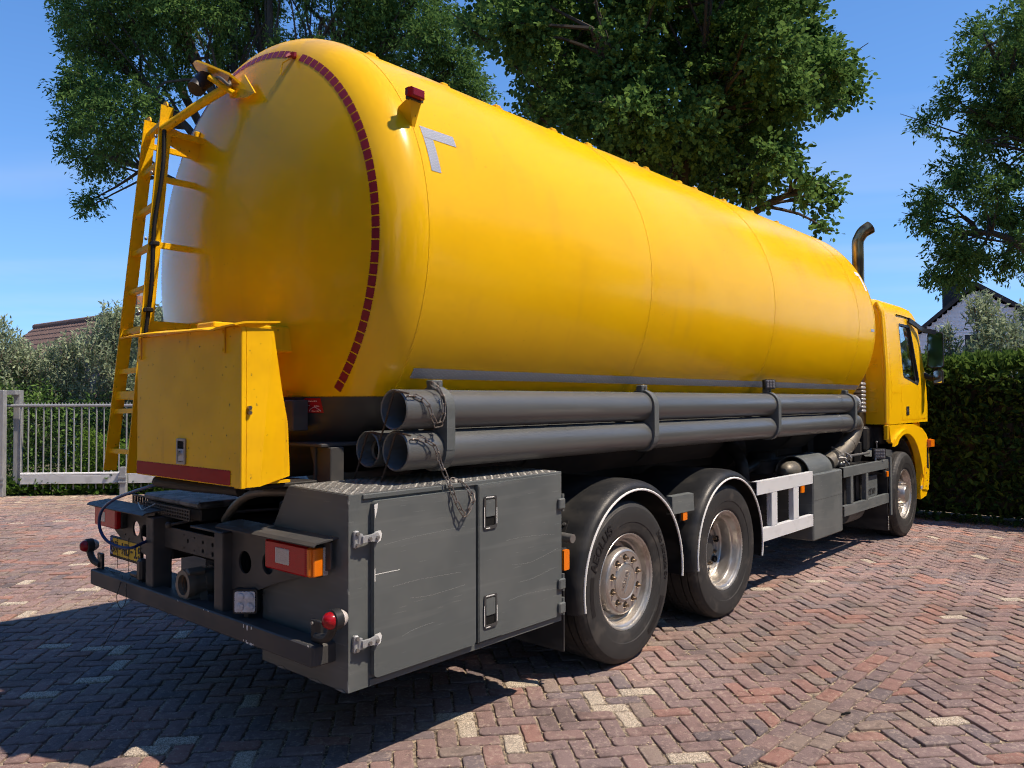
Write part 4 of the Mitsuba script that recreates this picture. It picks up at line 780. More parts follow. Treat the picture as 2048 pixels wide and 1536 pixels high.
wind = prism(sg.Polygon([(-1.08, 1.95), (1.08, 1.95), (1.02, 2.62), (-1.02, 2.62)]), 'x', 6.6, 7.6)
cabm = body-inner-man(prism(seal_win, 'y', -1.5, -1.0))-man(prism(seal_win, 'y', 1.0, 1.5))-man(wind)
def line_groove(poly, w=.006): return man(prism(poly, 'y', -1.5, -.9)) ^ skin
door = sg.Polygon([(6.02, 1.40), (6.02, 2.655), (6.62, 2.655), (6.86, 1.93), (7.12, 1.80), (7.12, 1.40)])
for pl_ in (door.exterior.buffer(.0035), sg.LineString([(5.62, 1.728), (6.02, 1.728)]).buffer(.0028), sg.LineString([(5.615, 1.36), (5.615, 2.66)]).buffer(.003)):
    cabm = cabm-line_groove(pl_)
cb_ = put(TR, 'cab', tri(cabm), 'cab_yellow', smooth=32, label='yellow driver cab in front of the tank')
put(cb_, 'window_seal', tri((man(prism(seal_win.buffer(-.0008).difference(side_win), 'y', -1.5, -1.0)) ^ (body-man(loft(inset(.045)[:-2]))))), 'black_plastic')
gm = tri(man(prism(side_win.buffer(-.001), 'y', -1.5, -1.0)) ^ (man(loft(inset(.018)[:-2]))-man(loft(inset(.0215)[:-2]))))
outer = gm.submesh([np.where(gm.face_normals[:, 1] < -.5)[0]], append=True, repair=False)
put(cb_, 'side_window', outer, 'window_glass', smooth=False)
put(cb_, 'door_handle', cat(prism(rrect(6.20, 6.30, 1.46, 1.565, .008), 'y', -1.2525, -1.244)), 'black_plastic')
put(cb_, 'keyhole', cat(bx(6.215, 6.255, -1.2545, -1.2522, 1.50, 1.535), ), 'steel')
put(cb_, 'side_window_bar', tri(man(prism(sg.Polygon([(6.60, 2.53), (6.66, 2.53), (6.80, 1.89), (6.72, 1.87)]), 'y', -1.5, -1.0)) ^ (man(loft(inset(.024)[:-2]))-man(loft(inset(.05)[:-2])))), 'black_plastic')
for z in (1.50, 1.62, 1.74, 2.02, 2.10): put(cb_, 'rear_rib', cat(bx(5.490, 5.502, -1.12, -.82, z, z+.045, .008)), 'cab_yellow')
put(cb_, 'rear_pillar', tube([(5.512, -1.205, 1.38), (5.512, -1.205, 2.0), (5.512, -1.165, 2.66), (5.53, -1.11, 2.79)], .022, 10), 'cab_yellow', smooth=60)
put(cb_, 'seats', cat(bx(6.05, 6.15, -1.0, -.5, 1.6, 2.35, .04), bx(6.15, 6.6, -1.0, -.5, 1.55, 1.7, .04), bx(6.05, 6.15, .5, 1.0, 1.6, 2.35, .04)), 'black_plastic')
put(cb_, 'dashboard', bx(6.75, 7.1, -1.1, 1.1, 1.5, 1.9, .05), 'black_plastic')
put(cb_, 'sun_visor', hull([(x, y, z) for y in (-1.10, 1.10) for x, z in ((6.90, 2.80), (6.93, 2.815), (7.13, 2.70), (7.11, 2.685))]), 'cab_yellow', smooth=False)
put(cb_, 'visor_bracket', bx(6.92, 6.99, -1.13, -1.06, 2.62, 2.74), 'black_plastic')
put(cb_, 'roof_gutter', tube(curve([(6.0, -1.197, 2.68), (6.3, -1.197, 2.68), (6.6, -1.195, 2.67)], 8), .006, 6), 'gap_dark')
# wheel arch panel, step and bumper, both sides
ar = [(6.0897+.735*math.cos(t), .506+.735*math.sin(t)) for t in np.radians(np.linspace(118, 18, 16))]
arch = sg.Polygon([(5.50, 1.352), (5.56, 1.16), (5.63, 1.135), (5.70, 1.14)]+[p for p in ar if p[0] > 5.76]+[(6.80, .60), (6.78, .45), (6.80, .375), (7.06, .40), (7.20, .52), (7.23, .75), (7.215, 1.10), (7.10, 1.20), (6.9, 1.28), (6.5, 1.345), (5.9, 1.352)])
flare = sg.Polygon([(5.60, 1.10)]+[(5.66, 1.185), (5.75, 1.235)]+[(6.0897+.79*math.cos(t), .506+.79*math.sin(t)) for t in np.radians(np.linspace(112, 10, 14))]+[(6.0897+.733*math.cos(t), .506+.733*math.sin(t)) for t in np.radians(np.linspace(16, 114, 14))]+[(5.72, 1.12)]).buffer(0)
for s in (-1, 1):
    ka = put(TR, 'wheel_arch', prism(arch, 'y', s*1.245, s*1.195), 'cab_yellow', smooth=20)
    put(ka, 'flare', prism(flare, 'y', s*1.275, s*1.2455), 'cab_yellow', smooth=20)
    put(ka, 'rear_fold', bx(5.47, 5.502, s*1.24, s*1.19, 1.18, 1.355, .01), 'cab_yellow')
    put(ka, 'black_slot', prism([(7.10, .76), (7.20, .74), (7.19, 1.08), (7.11, 1.10)], 'y', s*1.247, s*1.2455), 'gap_dark')
    put(ka, 'step_panel', prism(sg.Polygon([(6.86, .50), (7.12, .47), (7.08, .72), (6.98, .78)]), 'y', s*1.262, s*1.2475), 'cab_yellow')
    put(ka, 'bolt', cat(*[bolt((x, s*1.262, z), (0, s, 0), .010, .006) for x, z in ((7.0, .70), (7.03, .60), (6.97, .53))]), 'nut_bronze')
    ki = put(TR, 'indicator_lamp', hull([(7.13, s*1.246, 1.02), (7.13, s*1.246, 1.13), (7.29, s*1.246, 1.13), (7.29, s*1.246, 1.02), (7.14, s*1.29, 1.03), (7.14, s*1.29, 1.12), (7.27, s*1.30, 1.12), (7.27, s*1.30, 1.03)]), 'lens_orange', label='orange indicator at the front corner of the cab' if s < 0 else None)
bp = put(TR, 'front_bumper', cat(hull([(x, y, z) for y in (-1.2, 1.2) for x, z in ((6.95, .36), (7.12, .36), (7.24, .50), (7.26, .78), (7.0, .78))]), bx(7.0, 7.215, -1.15, 1.15, .79, 1.36, .03)), 'cab_yellow', smooth=25)
put(bp, 'silver_band', cat(*[prism([(6.80, .50), (7.14, .50), (7.19, .545), (6.78, .545)], 'y', s*1.2485, s*1.2455) for s in (-1, 1)]), 'galvanised')
# mirrors
ma = put(TR, 'mirror_arm', cat(sweep(curve([(6.46, -1.215, 2.645), (6.70, -1.235, 2.60), (6.90, -1.27, 2.545), (6.98, -1.33, 2.53), (7.0, -1.40, 2.51)], 16), [(-.012, -.03), (.012, -.03), (.012, .03), (-.012, .03)])), 'black_plastic', smooth=40)
put(TR, 'mirror_arm', cat(tube(curve([(7.10, -1.22, 1.98), (7.08, -1.30, 1.93), (7.03, -1.38, 1.92)], 8), .035, 10), tube([(7.05, -1.38, 2.0), (7.02, -1.40, 2.1)], .02, 10)), 'black_plastic', smooth=40)
def mirror(c, w, h, d, name, label, yaw=-9):
    yaw = math.radians(yaw); n = np.array([-math.cos(yaw), math.sin(yaw), 0]); A = np.array([-math.sin(yaw), -math.cos(yaw), 0]); M = basis(c, A, np.cross(n, A), n)
    P = rrect(-w/2, w/2, -h/2, h/2, w*.22, 6); v = []
    for q, dz in ((0, .0), (-.006, .014), (-.015, -d*.55), (-w*.2, -d)):
        for p in P.buffer(q).exterior.coords: v.append((p[0], p[1], dz))
    k = put(TR, name, tm(hull(v).copy(), M), 'black_plastic', smooth=40, label=label)
    put(k, 'glass', tm(prism(rrect(-w/2+.014, w/2-.014, -h/2+.016, h/2-.016, w*.18, 6), 'z', .0145, .0165), M), 'mirror_glass')
mirror((7.0, -1.392, 2.285), .19, .47, .12, 'mirror', 'large black door mirror of the cab'); mirror((7.0, -1.418, 1.94), .125, .19, .10, 'mirror', 'small black lower door mirror of the cab', 2)
# ---- folding crate and lid lying on the tail frame: a thing of its own
cr_ = thing('tool_crate', 'black crate with a dusty flat lid on the tail frame below the yellow box', 'crate')
CR = basis((-2.02, .37, 0), np.array([math.sin(.03), math.cos(.03), 0]), np.array([-math.cos(.03), math.sin(.03), 0]), ZA)   # x along the truck's width, y to the rear
put(cr_, 'lid', tm(bx(-.36, .35, -.13, .15, 1.075, 1.112, .012), CR), 'dusty_lid', label='dusty flat lid')
put(cr_, 'body', tm(bx(-.34, .33, -.12, .13, 1.006, 1.074, .008), CR), 'black_metal')
lat = sg.box(-.30, 1.008, .30, 1.07)
for i in range(19):
    for j in range(3): lat = lat.difference(sg.box(-.29+i*.031, 1.016+j*.018, -.29+i*.031+.021, 1.016+j*.018+.011))
put(cr_, 'lattice_side', tm(prism(lat, 'y', .165, .171), CR), 'black_plastic')
put(cr_, 'wire_handle', tm(tube([(.30, .20, 1.06), (.17, .23, 1.03), (.06, .20, 1.075)], .004, 6), CR), 'steel')
rk_ = thing('tray_rack', 'black perforated tray edge beside the crate above the left tail lamp', 'tray')
lat2 = sg.box(0, 0, .34, .06)
for i in range(9): lat2 = lat2.difference(sg.box(.012+i*.036, .018, .012+i*.036+.026, .052))
put(rk_, 'lattice', prism(sa.translate(lat2, .68, 1.015), 'x', -2.10, -2.09), 'black_plastic')
put(rk_, 'tray_floor', bx(-2.085, -1.90, .72, 1.02, 1.005, 1.014), 'black_plastic')
# ------------------------------------------------------------------ paving: real clinker bricks in herringbone, a stretcher band, sand in the joints
HA = math.radians(-41.0); HU = np.array([math.cos(HA), math.sin(HA)]); HV = np.array([-math.sin(HA), math.cos(HA)])
FE, FO = np.array([.725, -.689]), np.array([.225, 11.845]); FN = np.array([.689, .725])     # line of the far fence
def c_brick(tone, kind, p, dusty):
    g = fbm(p.x*26, p.y*26, p.z*26, 3); f = noise(p.x*420, p.y*420, p.z*420); h = noise(p.x*900, p.y*900, 3.0)
    a = mix((0.192, 0.140, 0.136), (0.218, 0.148, 0.138), smoothstep(0.30, 0.62, tone))
    a = mix(a, (0.262, 0.146, 0.122), smoothstep(0.86, 0.95, tone))
    a = mix(a, (0.150, 0.122, 0.126), smoothstep(0.20, 0.06, tone))
    a = mix(a, (0.212, 0.165, 0.145), smoothstep(0.47, 0.49, tone)*smoothstep(0.57, 0.55, tone))
    a = mix(a, mi.Color3f(a)*0.70, 0.7*smoothstep(0.52, 0.75, g))
    a = mix(a, (0.42, 0.34, 0.28), 0.38*smoothstep(0.55, 0.8, fbm(p.x*70, p.y*70, 2.0, 3)))
    a = mix(a, mi.Color3f(a)*(0.72+0.55*f), 0.8)
    big = fbm(p.x*0.8, p.y*0.8, 11.0, 4)
    a = mi.Color3f(a)*(0.80+0.40*big)
    a = mix(a, (0.06, 0.05, 0.046), 0.22*smoothstep(0.66, 0.80, fbm(p.x*2.1+5, p.y*2.1, 3.0, 4)))
    pale = mix((0.38, 0.32, 0.25), (0.21, 0.18, 0.15), smoothstep(0.45, 0.62, noise(p.x*210, p.y*210, 1.0)))
    big = fbm(p.x*0.8, p.y*0.8, 11.0, 4)
    a = mi.Color3f(a)*(0.80+0.40*big)
    a = mix(a, (0.06, 0.05, 0.046), 0.22*smoothstep(0.66, 0.80, fbm(p.x*2.1+5, p.y*2.1, 3.0, 4)))
    pale = mix(pale, (0.58, 0.51, 0.42), smoothstep(0.66, 0.74, noise(p.x*260+9, p.y*260, 5.0)))
    a = mix(a, pale, smoothstep(0.45, 0.55, kind))
    return mix(a, (0.40, 0.32, 0.22), dusty)
def dust(p):
    s = (p.x-FO[0])*FN[0]+(p.y-FO[1])*FN[1]                    # sand drifts up against the far edge
    e = smoothstep(-2.6, -0.2, s+1.3*(fbm(p.x*0.9, p.y*0.9, 0.0, 3)-0.5))
    return 0.75*e*smoothstep(0.25, 0.6, fbm(p.x*7, p.y*7, 4.0, 3))+0.16*smoothstep(0.5, 0.75, fbm(p.x*1.1, p.y*1.1, 8.0, 3))
mat('clinker', lambda p, n, uv: c_brick(uv.x, uv.y, p, 0.55*dust(p)), 0.8, spec=0.15)
def c_sand(p, n, uv):
    x, y = (p.x*HU[0]+p.y*HU[1])/0.1045, (p.x*HV[0]+p.y*HV[1])/0.1045
    i, j = dr.floor(x), dr.floor(y); k = i-j; k = k-4*dr.floor(k/4)
    bi = dr.select(k < 0.5, i, dr.select(k < 1.5, i-1, i)); bj = dr.select((k > 1.5) & (k < 2.5), j-1, j)
    hor = k < 1.5
    lx = dr.select(hor, (x-bi)/2, x-bi); ly = dr.select(hor, y-bj, (y-bj)/2)
    ex = dr.minimum(lx, 1-lx)*dr.select(hor, 2.0, 1.0); ey = dr.minimum(ly, 1-ly)*dr.select(hor, 1.0, 2.0)
    t = cell_rand(bi, bj, 7); kd = dr.select(cell_rand(bi, bj, 9) > 0.965, 1.0, 0.0)
    far = smoothstep(15.2, 15.8, (p.x-CAM[0])*_f[0]+(p.y-CAM[1])*_f[1])
    out = dr.maximum(far, smoothstep(0.0, 0.4, dr.abs((p.x-CAM[0])*_r[0]+(p.y-CAM[1])*_r[1])-0.78*((p.x-CAM[0])*_f[0]+(p.y-CAM[1])*_f[1])-1.6))
    s = mix((0.085, 0.068, 0.055), (0.28, 0.23, 0.175), smoothstep(0.35, 0.75, fbm(p.x*40, p.y*40, 0.0, 3)))
    s = mix(s, (0.42, 0.33, 0.22), 0.6*smoothstep(0.62, 0.72, noise(p.x*120, p.y*120, 2.0)))
    b = c_brick(t, kd, p, 0.55*dust(p))
    return mix(s, b, out*smoothstep(0.02, 0.06, dr.minimum(ex, ey)))
mat('joint_sand', c_sand, 0.9, spec=0.2)
GS = 400.0
scene['ground'] = mikit.ply((np.array([[-GS, -GS, -.011], [GS, -GS, -.011], [GS, GS, -.011], [-GS, GS, -.011]]), np.array([[0, 1, 2], [0, 2, 3]])), 'joint_sand', smooth=False)
labels['ground'] = {'label': 'sandy bed showing in the joints of the brick paving', 'kind': 'structure'}
brng = np.random.default_rng(21)
U = 0.1045
fwd2, rt2 = _f[:2]/np.linalg.norm(_f[:2]), _r[:2]
def in_view(c, far=15.7):
    q = c-CAM[:2]; D = q@fwd2; s = q@rt2
    return (D > .2) & (D < far) & (np.abs(s) < .70*D+.9)
ii, jj = np.meshgrid(np.arange(-160, 320), np.arange(-200, 320), indexing='ij'); kk = (ii-jj) % 4
BR = []
for hor, sel in ((True, kk == 0), (False, kk == 2)):
    i, j = ii[sel], jj[sel]
    c = np.stack([i+1.0, j+.5], 1) if hor else np.stack([i+.5, j-1+1.0], 1)
    w = c[:, :1]*U*HU+c[:, 1:]*U*HV
    q = w-CAM[:2]; D = q@fwd2; s = q@rt2
    ok = (D > .2) & (D < 15.7) & (np.abs(s) < .70*D+.9) & ((w-FO)@FN < .35) & (w[:, 0] < 7.75)
    for v in w[ok]: BR.append((v, HA if hor else HA+PI/2))
BAND = sg.Polygon([(-.85, -2.635), (1.36, -2.655), (1.36, -2.345), (-.85, -2.325)])
AXB = math.radians(-.6)
PALE = np.array([(-0.72, -0.95), (-0.56, -1.44), (-0.4, -1.48), (-0.61, -1.62), (-0.73, -1.69), (-1.34, -1.44), (-0.93, -2.2), (-1.33, -1.12), (-2.53, -0.21), (-2.39, -0.18), (-2.25, -0.63), (-2.57, 1.02), (-2.13, 1.59), (-1.97, 1.42), (-2.2, 1.92), (-2.14, 1.23), (-2.29, 1.05), (-1.55, 2.69), (-2.09, 2.86), (-1.46, 3.5), (-1.77, 4.16), (-2.07, 3.41), (-1.91, -0.1), (-1.26, -0.96), (0.37, -2.98), (2.5, -2.56), (2.34, -1.05), (4.32, -1.38)])
pieces = []                                                 # (outline centred on c, c, tone, kind)
for c, a in BR:
    rect = sa.translate(sa.rotate(sg.box(-.0995, -.0463, .0995, .0463), a, origin=(0, 0), use_radians=True), *(c+brng.normal(0, .0012, 2)))
    rect = sa.rotate(rect, brng.normal(0, .9))
    if abs(c[1]+2.49) < .35 and -1.1 < c[0] < 1.6:
        rect = rect.difference(BAND.buffer(.004))
        if rect.geom_type != 'Polygon': rect = max(rect.geoms, key=lambda g: g.area)
        if rect.area < .0018: continue
    pieces.append([rect, c, a])
for row in range(3):
    x = -.84+(.1 if row % 2 else 0)
    while x < 1.33:
        L = .197; y = -2.635+.0495+row*.1035-(x+.85)*.009
        pieces.append([sa.rotate(sg.box(x, y-.047, x+L, y+.047), brng.normal(-.6, .8)), np.array([x+L/2, y]), AXB]); x += L+.008
nearest = set(int(np.argmin([((p[1]-q)**2).sum() for p in pieces])) for q in PALE)
BV, BF, BT, BA = [], [], [], []
for n_, (poly, c, a) in enumerate(pieces):
    P = np.array(poly.exterior.coords)[:-1]
    if sg.polygon.orient(poly).exterior.coords[0] is None: continue
    P = np.array(sg.polygon.orient(poly).exterior.coords)[:-1]
    q = c-CAM[:2]; D = max(q@fwd2, .3)
    O = []
    m = len(P)
    for k in range(m):                                       # cut and wear every corner a little
        p0, p1, p2 = P[k-1], P[k], P[(k+1) % m]; e0 = p0-p1; e1 = p2-p1; l0, l1 = np.linalg.norm(e0), np.linalg.norm(e1)
        cc = brng.uniform(.003, .019)
        O.append(p1+e0/l0*min(cc, l0*.3)+brng.normal(0, .0008, 2)); O.append(p1+e1/l1*min(cc*brng.uniform(.5, 1.4), l1*.3)+brng.normal(0, .0008, 2))
        if D < 7 and l1 > .12:
            for t in (.33, .66): O.append(p1+e1*t+brng.normal(0, .0024, 2))
    O = np.array(O); m = len(O); ctr = O.mean(0)
    z0 = brng.normal(-.0008, .0022); tl = brng.normal(0, .013, 2)
    zz = lambda Q: z0+(Q-ctr)@tl
    nrm = (ctr-O); nl = np.linalg.norm(nrm, axis=1, keepdims=True)
    I1 = O+nrm/nl*.0035; I2 = O+nrm/nl*.011
    dome = .0012
    V = np.vstack([np.c_[O, np.full(m, -.03)], np.c_[O, zz(O)-.0075], np.c_[I1, zz(I1)-.0022], np.c_[I2, zz(I2)], [[*ctr, z0+dome]]])
    F = []
    for k in range(m):
        k2 = (k+1) % m
        for r in range(3): F += [[r*m+k, r*m+k2, (r+1)*m+k2], [r*m+k, (r+1)*m+k2, (r+1)*m+k]]
        F.append([3*m+k, 3*m+k2, 4*m])
    tone = brng.random(); kind = 1.0 if n_ in nearest or (brng.random() < (.013 if D > 5 else .003)) else 0.0
    BV.append(V); BF.append(np.array(F)); BT.append((tone, kind)); BA.append(poly.area/D**3 if abs(q@rt2) < .66*D+.1 and D > 2.6 else 0)
order = np.argsort(-np.array(BA)); single = set(order[:300].tolist())
def brick_smooth(V, F): return trimesh.Trimesh(V, F, process=False)
vn = 0; SV, SF, SU = [], [], []
for k, (V, F, t) in enumerate(zip(BV, BF, BT)):
    if k in single:
        kb = key_for('ground', 'brick'); scene[kb] = mikit.ply((V, F), 'clinker', smooth=True, uv=np.tile(t, (len(V), 1)))
    else:
        SV.append(V); SF.append(F+vn); SU.append(np.tile(t, (len(V), 1))); vn += len(V)
scene['ground__brick_field'] = mikit.ply((np.vstack(SV), np.vstack(SF)), 'clinker', smooth=True, uv=np.vstack(SU))
labels['ground__brick_field'] = {'label': 'herringbone field of worn red clinker bricks', 'kind': 'stuff'}
# dry seed husks and grit lying in the joints
mat('husk', lambda p, n, uv: mix((0.46, 0.35, 0.21), (0.62, 0.53, 0.38), noise(p.x*130, p.y*130, 0.0)), 0.8)
hv, hf = [], []; hn = 0
edge_pts = []
for k in range(len(pieces)):
    c = pieces[k][1]; q = c-CAM[:2]; D = q@fwd2
    if D > 11 or abs(q@rt2) > .7*D+.2: continue
    dens = 2.1*float(meshkit.fbm(np.array([[c[0]*.9, c[1]*.9, 3.0]]), 3)[0])**1.3
    for _ in range(brng.poisson(dens*3.0)):
        P = np.array(pieces[k][0].exterior.coords); e = brng.integers(len(P)-1); t = brng.random(); edge_pts.append(P[e]*(1-t)+P[e+1]*t+brng.normal(0, .005, 2))
for p in edge_pts:
    s = brng.uniform(.0025, .0065); a = brng.uniform(0, 2*PI); u = np.array([math.cos(a), math.sin(a)]); v = np.array([-u[1], u[0]]); z = brng.uniform(-.004, .0025)
    hv += [[*(p+u*s), z], [*(p+v*s*.6), z+.001], [*(p-u*s), z], [*(p-v*s*.6), z+.001], [*p, z+s*.55]]
    hf += [[hn, hn+1, hn+4], [hn+1, hn+2, hn+4], [hn+2, hn+3, hn+4], [hn+3, hn, hn+4]]; hn += 5
scene['grit'] = mikit.ply((np.array(hv), np.array(hf)), 'husk', smooth=False)
labels['grit'] = {'label': 'pale dry seed husks and grit scattered along the brick joints', 'category': 'debris', 'kind': 'stuff'}
# a dark dropped twig beside the stretcher band, a little weed
tw = thing('dry_twig', 'small black twig lying on the brick band at the lower right', 'twig')
put(tw, 'stem', tube(curve([(.02, -2.545, .006), (.045, -2.565, .012), (.075, -2.57, .006)], 8), .006, 6), 'gap_dark')
# ------------------------------------------------------------------ background: fence, plants, houses, trees
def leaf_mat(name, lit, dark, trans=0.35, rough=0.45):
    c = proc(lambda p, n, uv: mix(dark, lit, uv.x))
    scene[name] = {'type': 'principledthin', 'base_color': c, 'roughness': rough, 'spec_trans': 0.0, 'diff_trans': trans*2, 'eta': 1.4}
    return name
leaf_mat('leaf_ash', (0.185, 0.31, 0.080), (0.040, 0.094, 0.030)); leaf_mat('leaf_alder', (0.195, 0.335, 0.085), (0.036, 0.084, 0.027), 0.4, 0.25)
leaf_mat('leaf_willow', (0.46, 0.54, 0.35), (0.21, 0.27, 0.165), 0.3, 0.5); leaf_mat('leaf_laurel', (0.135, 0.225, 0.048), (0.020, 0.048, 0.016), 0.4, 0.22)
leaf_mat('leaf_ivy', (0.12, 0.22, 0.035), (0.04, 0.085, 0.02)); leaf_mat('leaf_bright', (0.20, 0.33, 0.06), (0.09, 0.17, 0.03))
mat('bark', (0.075, 0.062, 0.05), 0.9); mat('twig_bark', (0.13, 0.10, 0.075), 0.85)
LEAF = {  # outline vertices (along, across, up) and faces of one leaf, folded on its midrib
 'narrow': (np.array([[0, 0, 0], [.38, .20, .03], [.38, -.20, .03], [1, 0, -.05]]), np.array([[0, 2, 3], [0, 3, 1]])),
 'round': (np.array([[0, 0, 0], [.30, .36, .05], [.72, .36, .04], [1, 0, -.06], [.72, -.36, .04], [.30, -.36, .05]]), np.array([[0, 3, 2], [0, 2, 1], [0, 5, 4], [0, 4, 3]])),
 'oval': (np.array([[0, 0, 0], [.30, .19, .05], [.70, .17, .03], [1, 0, -.08], [.70, -.17, .03], [.30, -.19, .05], [.5, 0, -.02]]), np.array([[0, 6, 1], [6, 2, 1], [6, 3, 2], [0, 5, 6], [6, 5, 4], [6, 4, 3]])),
}
def frames(d, rng, up=0.6):
    """random leaf frames: along d, normals leaning upward"""
    d = d/np.linalg.norm(d, axis=1, keepdims=True)
    n = rng.normal(0, 1, d.shape)*(1-up)+np.array([0, 0, up]); n -= d*(n*d).sum(1, keepdims=True); n /= np.linalg.norm(n, axis=1, keepdims=True)+1e-9
    return d, np.cross(n, d), n
def leaves(P, d, size, kind, rng, up=0.6, tone=None):
    V0, F0 = LEAF[kind]; a, b, n = frames(d, rng, up); s = np.broadcast_to(size, (len(P),))[:, None]
    V = P[:, None]+(a[:, None]*V0[None, :, :1]+b[:, None]*V0[None, :, 1:2]+n[:, None]*V0[None, :, 2:])*s[:, None]
    F = (F0[None]+(np.arange(len(P))*len(V0))[:, None, None]).reshape(-1, 3)
    t = rng.random(len(P)) if tone is None else np.clip(tone, 0, 1)
    uv = np.repeat(np.stack([t, rng.random(len(P))], 1), len(V0), axis=0)
    return V.reshape(-1, 3), F, uv
def unit(rng, n):
    v = rng.normal(0, 1, (n, 3)); return v/np.linalg.norm(v, axis=1, keepdims=True)
def spray_cloud(BL, dens, per, spread, seed, flat=1.0, jag=.5, droop=-.15):
    """twig sprays through the blobs' volumes: (points, directions, tone), denser in the outer half of each blob"""
    rng = np.random.default_rng(seed); Pp, Dd, Tn, Tw = [], [], [], []
    ctr = BL[:, :3].mean(0)
    for x, y, z, r in BL:
        n = max(3, int(dens*r**2)); u = unit(rng, n); rad = r*(rng.random(n)**.45)
        rad *= 1+jag*(meshkit.noise(u*2.3+np.array([x, y, z]), seed)-.5)*2
        c = np.array([x, y, z])+u*rad[:, None]*[1, 1, flat]
        o = u+.45*(np.array([x, y, z])-ctr)/(np.linalg.norm(np.array([x, y, z])-ctr)+1e-6)+[0, 0, droop]
        o /= np.linalg.norm(o, axis=1, keepdims=True)
        k = per; t = (np.arange(k)+.5)/k
        tt = np.tile(t, n); oo = np.repeat(o, k, 0); cc = np.repeat(c, k, 0)
        p = cc+oo*(tt[:, None]-.4)*spread+rng.normal(0, spread*.10, (n*k, 3))
        dl = oo*.75+unit(rng, n*k)*.85; dl[:, 2] += droop
        Pp.append(p); Dd.append(dl); Tn.append(np.repeat(rng.normal(.5, .22, n), k)+rng.normal(0, .14, n*k)); Tw.append(np.concatenate([c-o*spread*.45, c+o*spread*.5], 1))
    return np.vstack(Pp), np.vstack(Dd), np.concatenate(Tn), np.vstack(Tw), rng
def twigs(Tw, r, every):
    Tw = Tw[::every]; ms = []
    a = np.arange(3)*2*PI/3; n = len(Tw); A, B = Tw[:, :3], Tw[:, 3:]; e = B-A; e /= np.linalg.norm(e, axis=1, keepdims=True)
    x = np.cross(e, [0.3, 0.2, 1.0]); x /= np.linalg.norm(x, axis=1, keepdims=True); y = np.cross(e, x)
    V = np.concatenate([A[:, None]+r*(np.cos(a)[None, :, None]*x[:, None]+np.sin(a)[None, :, None]*y[:, None]), B[:, None]+r*.5*(np.cos(a)[None, :, None]*x[:, None]+np.sin(a)[None, :, None]*y[:, None])], 1)
    F0 = np.array([[0, 1, 4], [0, 4, 3], [1, 2, 5], [1, 5, 4], [2, 0, 3], [2, 3, 5]])
    return trimesh.Trimesh(V.reshape(-1, 3), (F0[None]+(np.arange(n)*6)[:, None, None]).reshape(-1, 3), process=False)
def tree(label, BL, base, fork, r0, dens, per, spread, size, kind, m, seed, nlimb=9, up=.55, flat=1.0, group=None, tw=3):
    k = thing('tree', label, 'tree')
    P, D, t, Tw, rng = spray_cloud(BL, dens, per, spread, seed, flat)
    V, F, uv = leaves(P, D, size*rng.uniform(.7, 1.25, len(P)), kind, rng, up, t)
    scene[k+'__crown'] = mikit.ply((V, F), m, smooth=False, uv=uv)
    base, fork = np.array(base, float), np.array(fork, float)
    tr = curve([base, base*.6+fork*.4+[.06, -.05, 0], fork], 10)
    put(k, 'trunk', tube(tr, np.linspace(r0*1.25, r0*.7, len(tr)), 12), 'bark', smooth=60)
    # limbs: k-means-like clusters of the blobs
    C = BL[rng.choice(len(BL), nlimb, replace=False), :3]
    for _ in range(6):
        g = np.argmin(((BL[:, None, :3]-C[None])**2).sum(-1), 1); C = np.array([BL[g == q, :3].mean(0) if (g == q).any() else C[q] for q in range(nlimb)])
    for q in range(nlimb):
        mid = fork*.5+C[q]*.5+rng.normal(0, .25, 3)+[0, 0, .3]
        L = curve([fork-[0, 0, .3], mid, C[q]], 10); ms = [tube(L, np.linspace(r0*.55, r0*.16, len(L)), 7)]
        for b in BL[g == q]:
            s = L[rng.integers(5, len(L))]; e = b[:3]; w = s*.5+e*.5+rng.normal(0, .12, 3)+[0, 0, .08]
            ms.append(tube(curve([s, w, e, e+(e-w)*.35], 7), np.linspace(r0*.15, .006, len(curve([s, w, e, e+(e-w)*.35], 7))), 5))
        put(k, 'limb', cat(*ms), 'bark', smooth=50)
    scene[k+'__twigs'] = mikit.ply(twigs(Tw, .006, tw), 'twig_bark', smooth=False); labels[k+'__twigs'] = {'label': 'fine twigs through the crown', 'kind': 'stuff'}
    return k
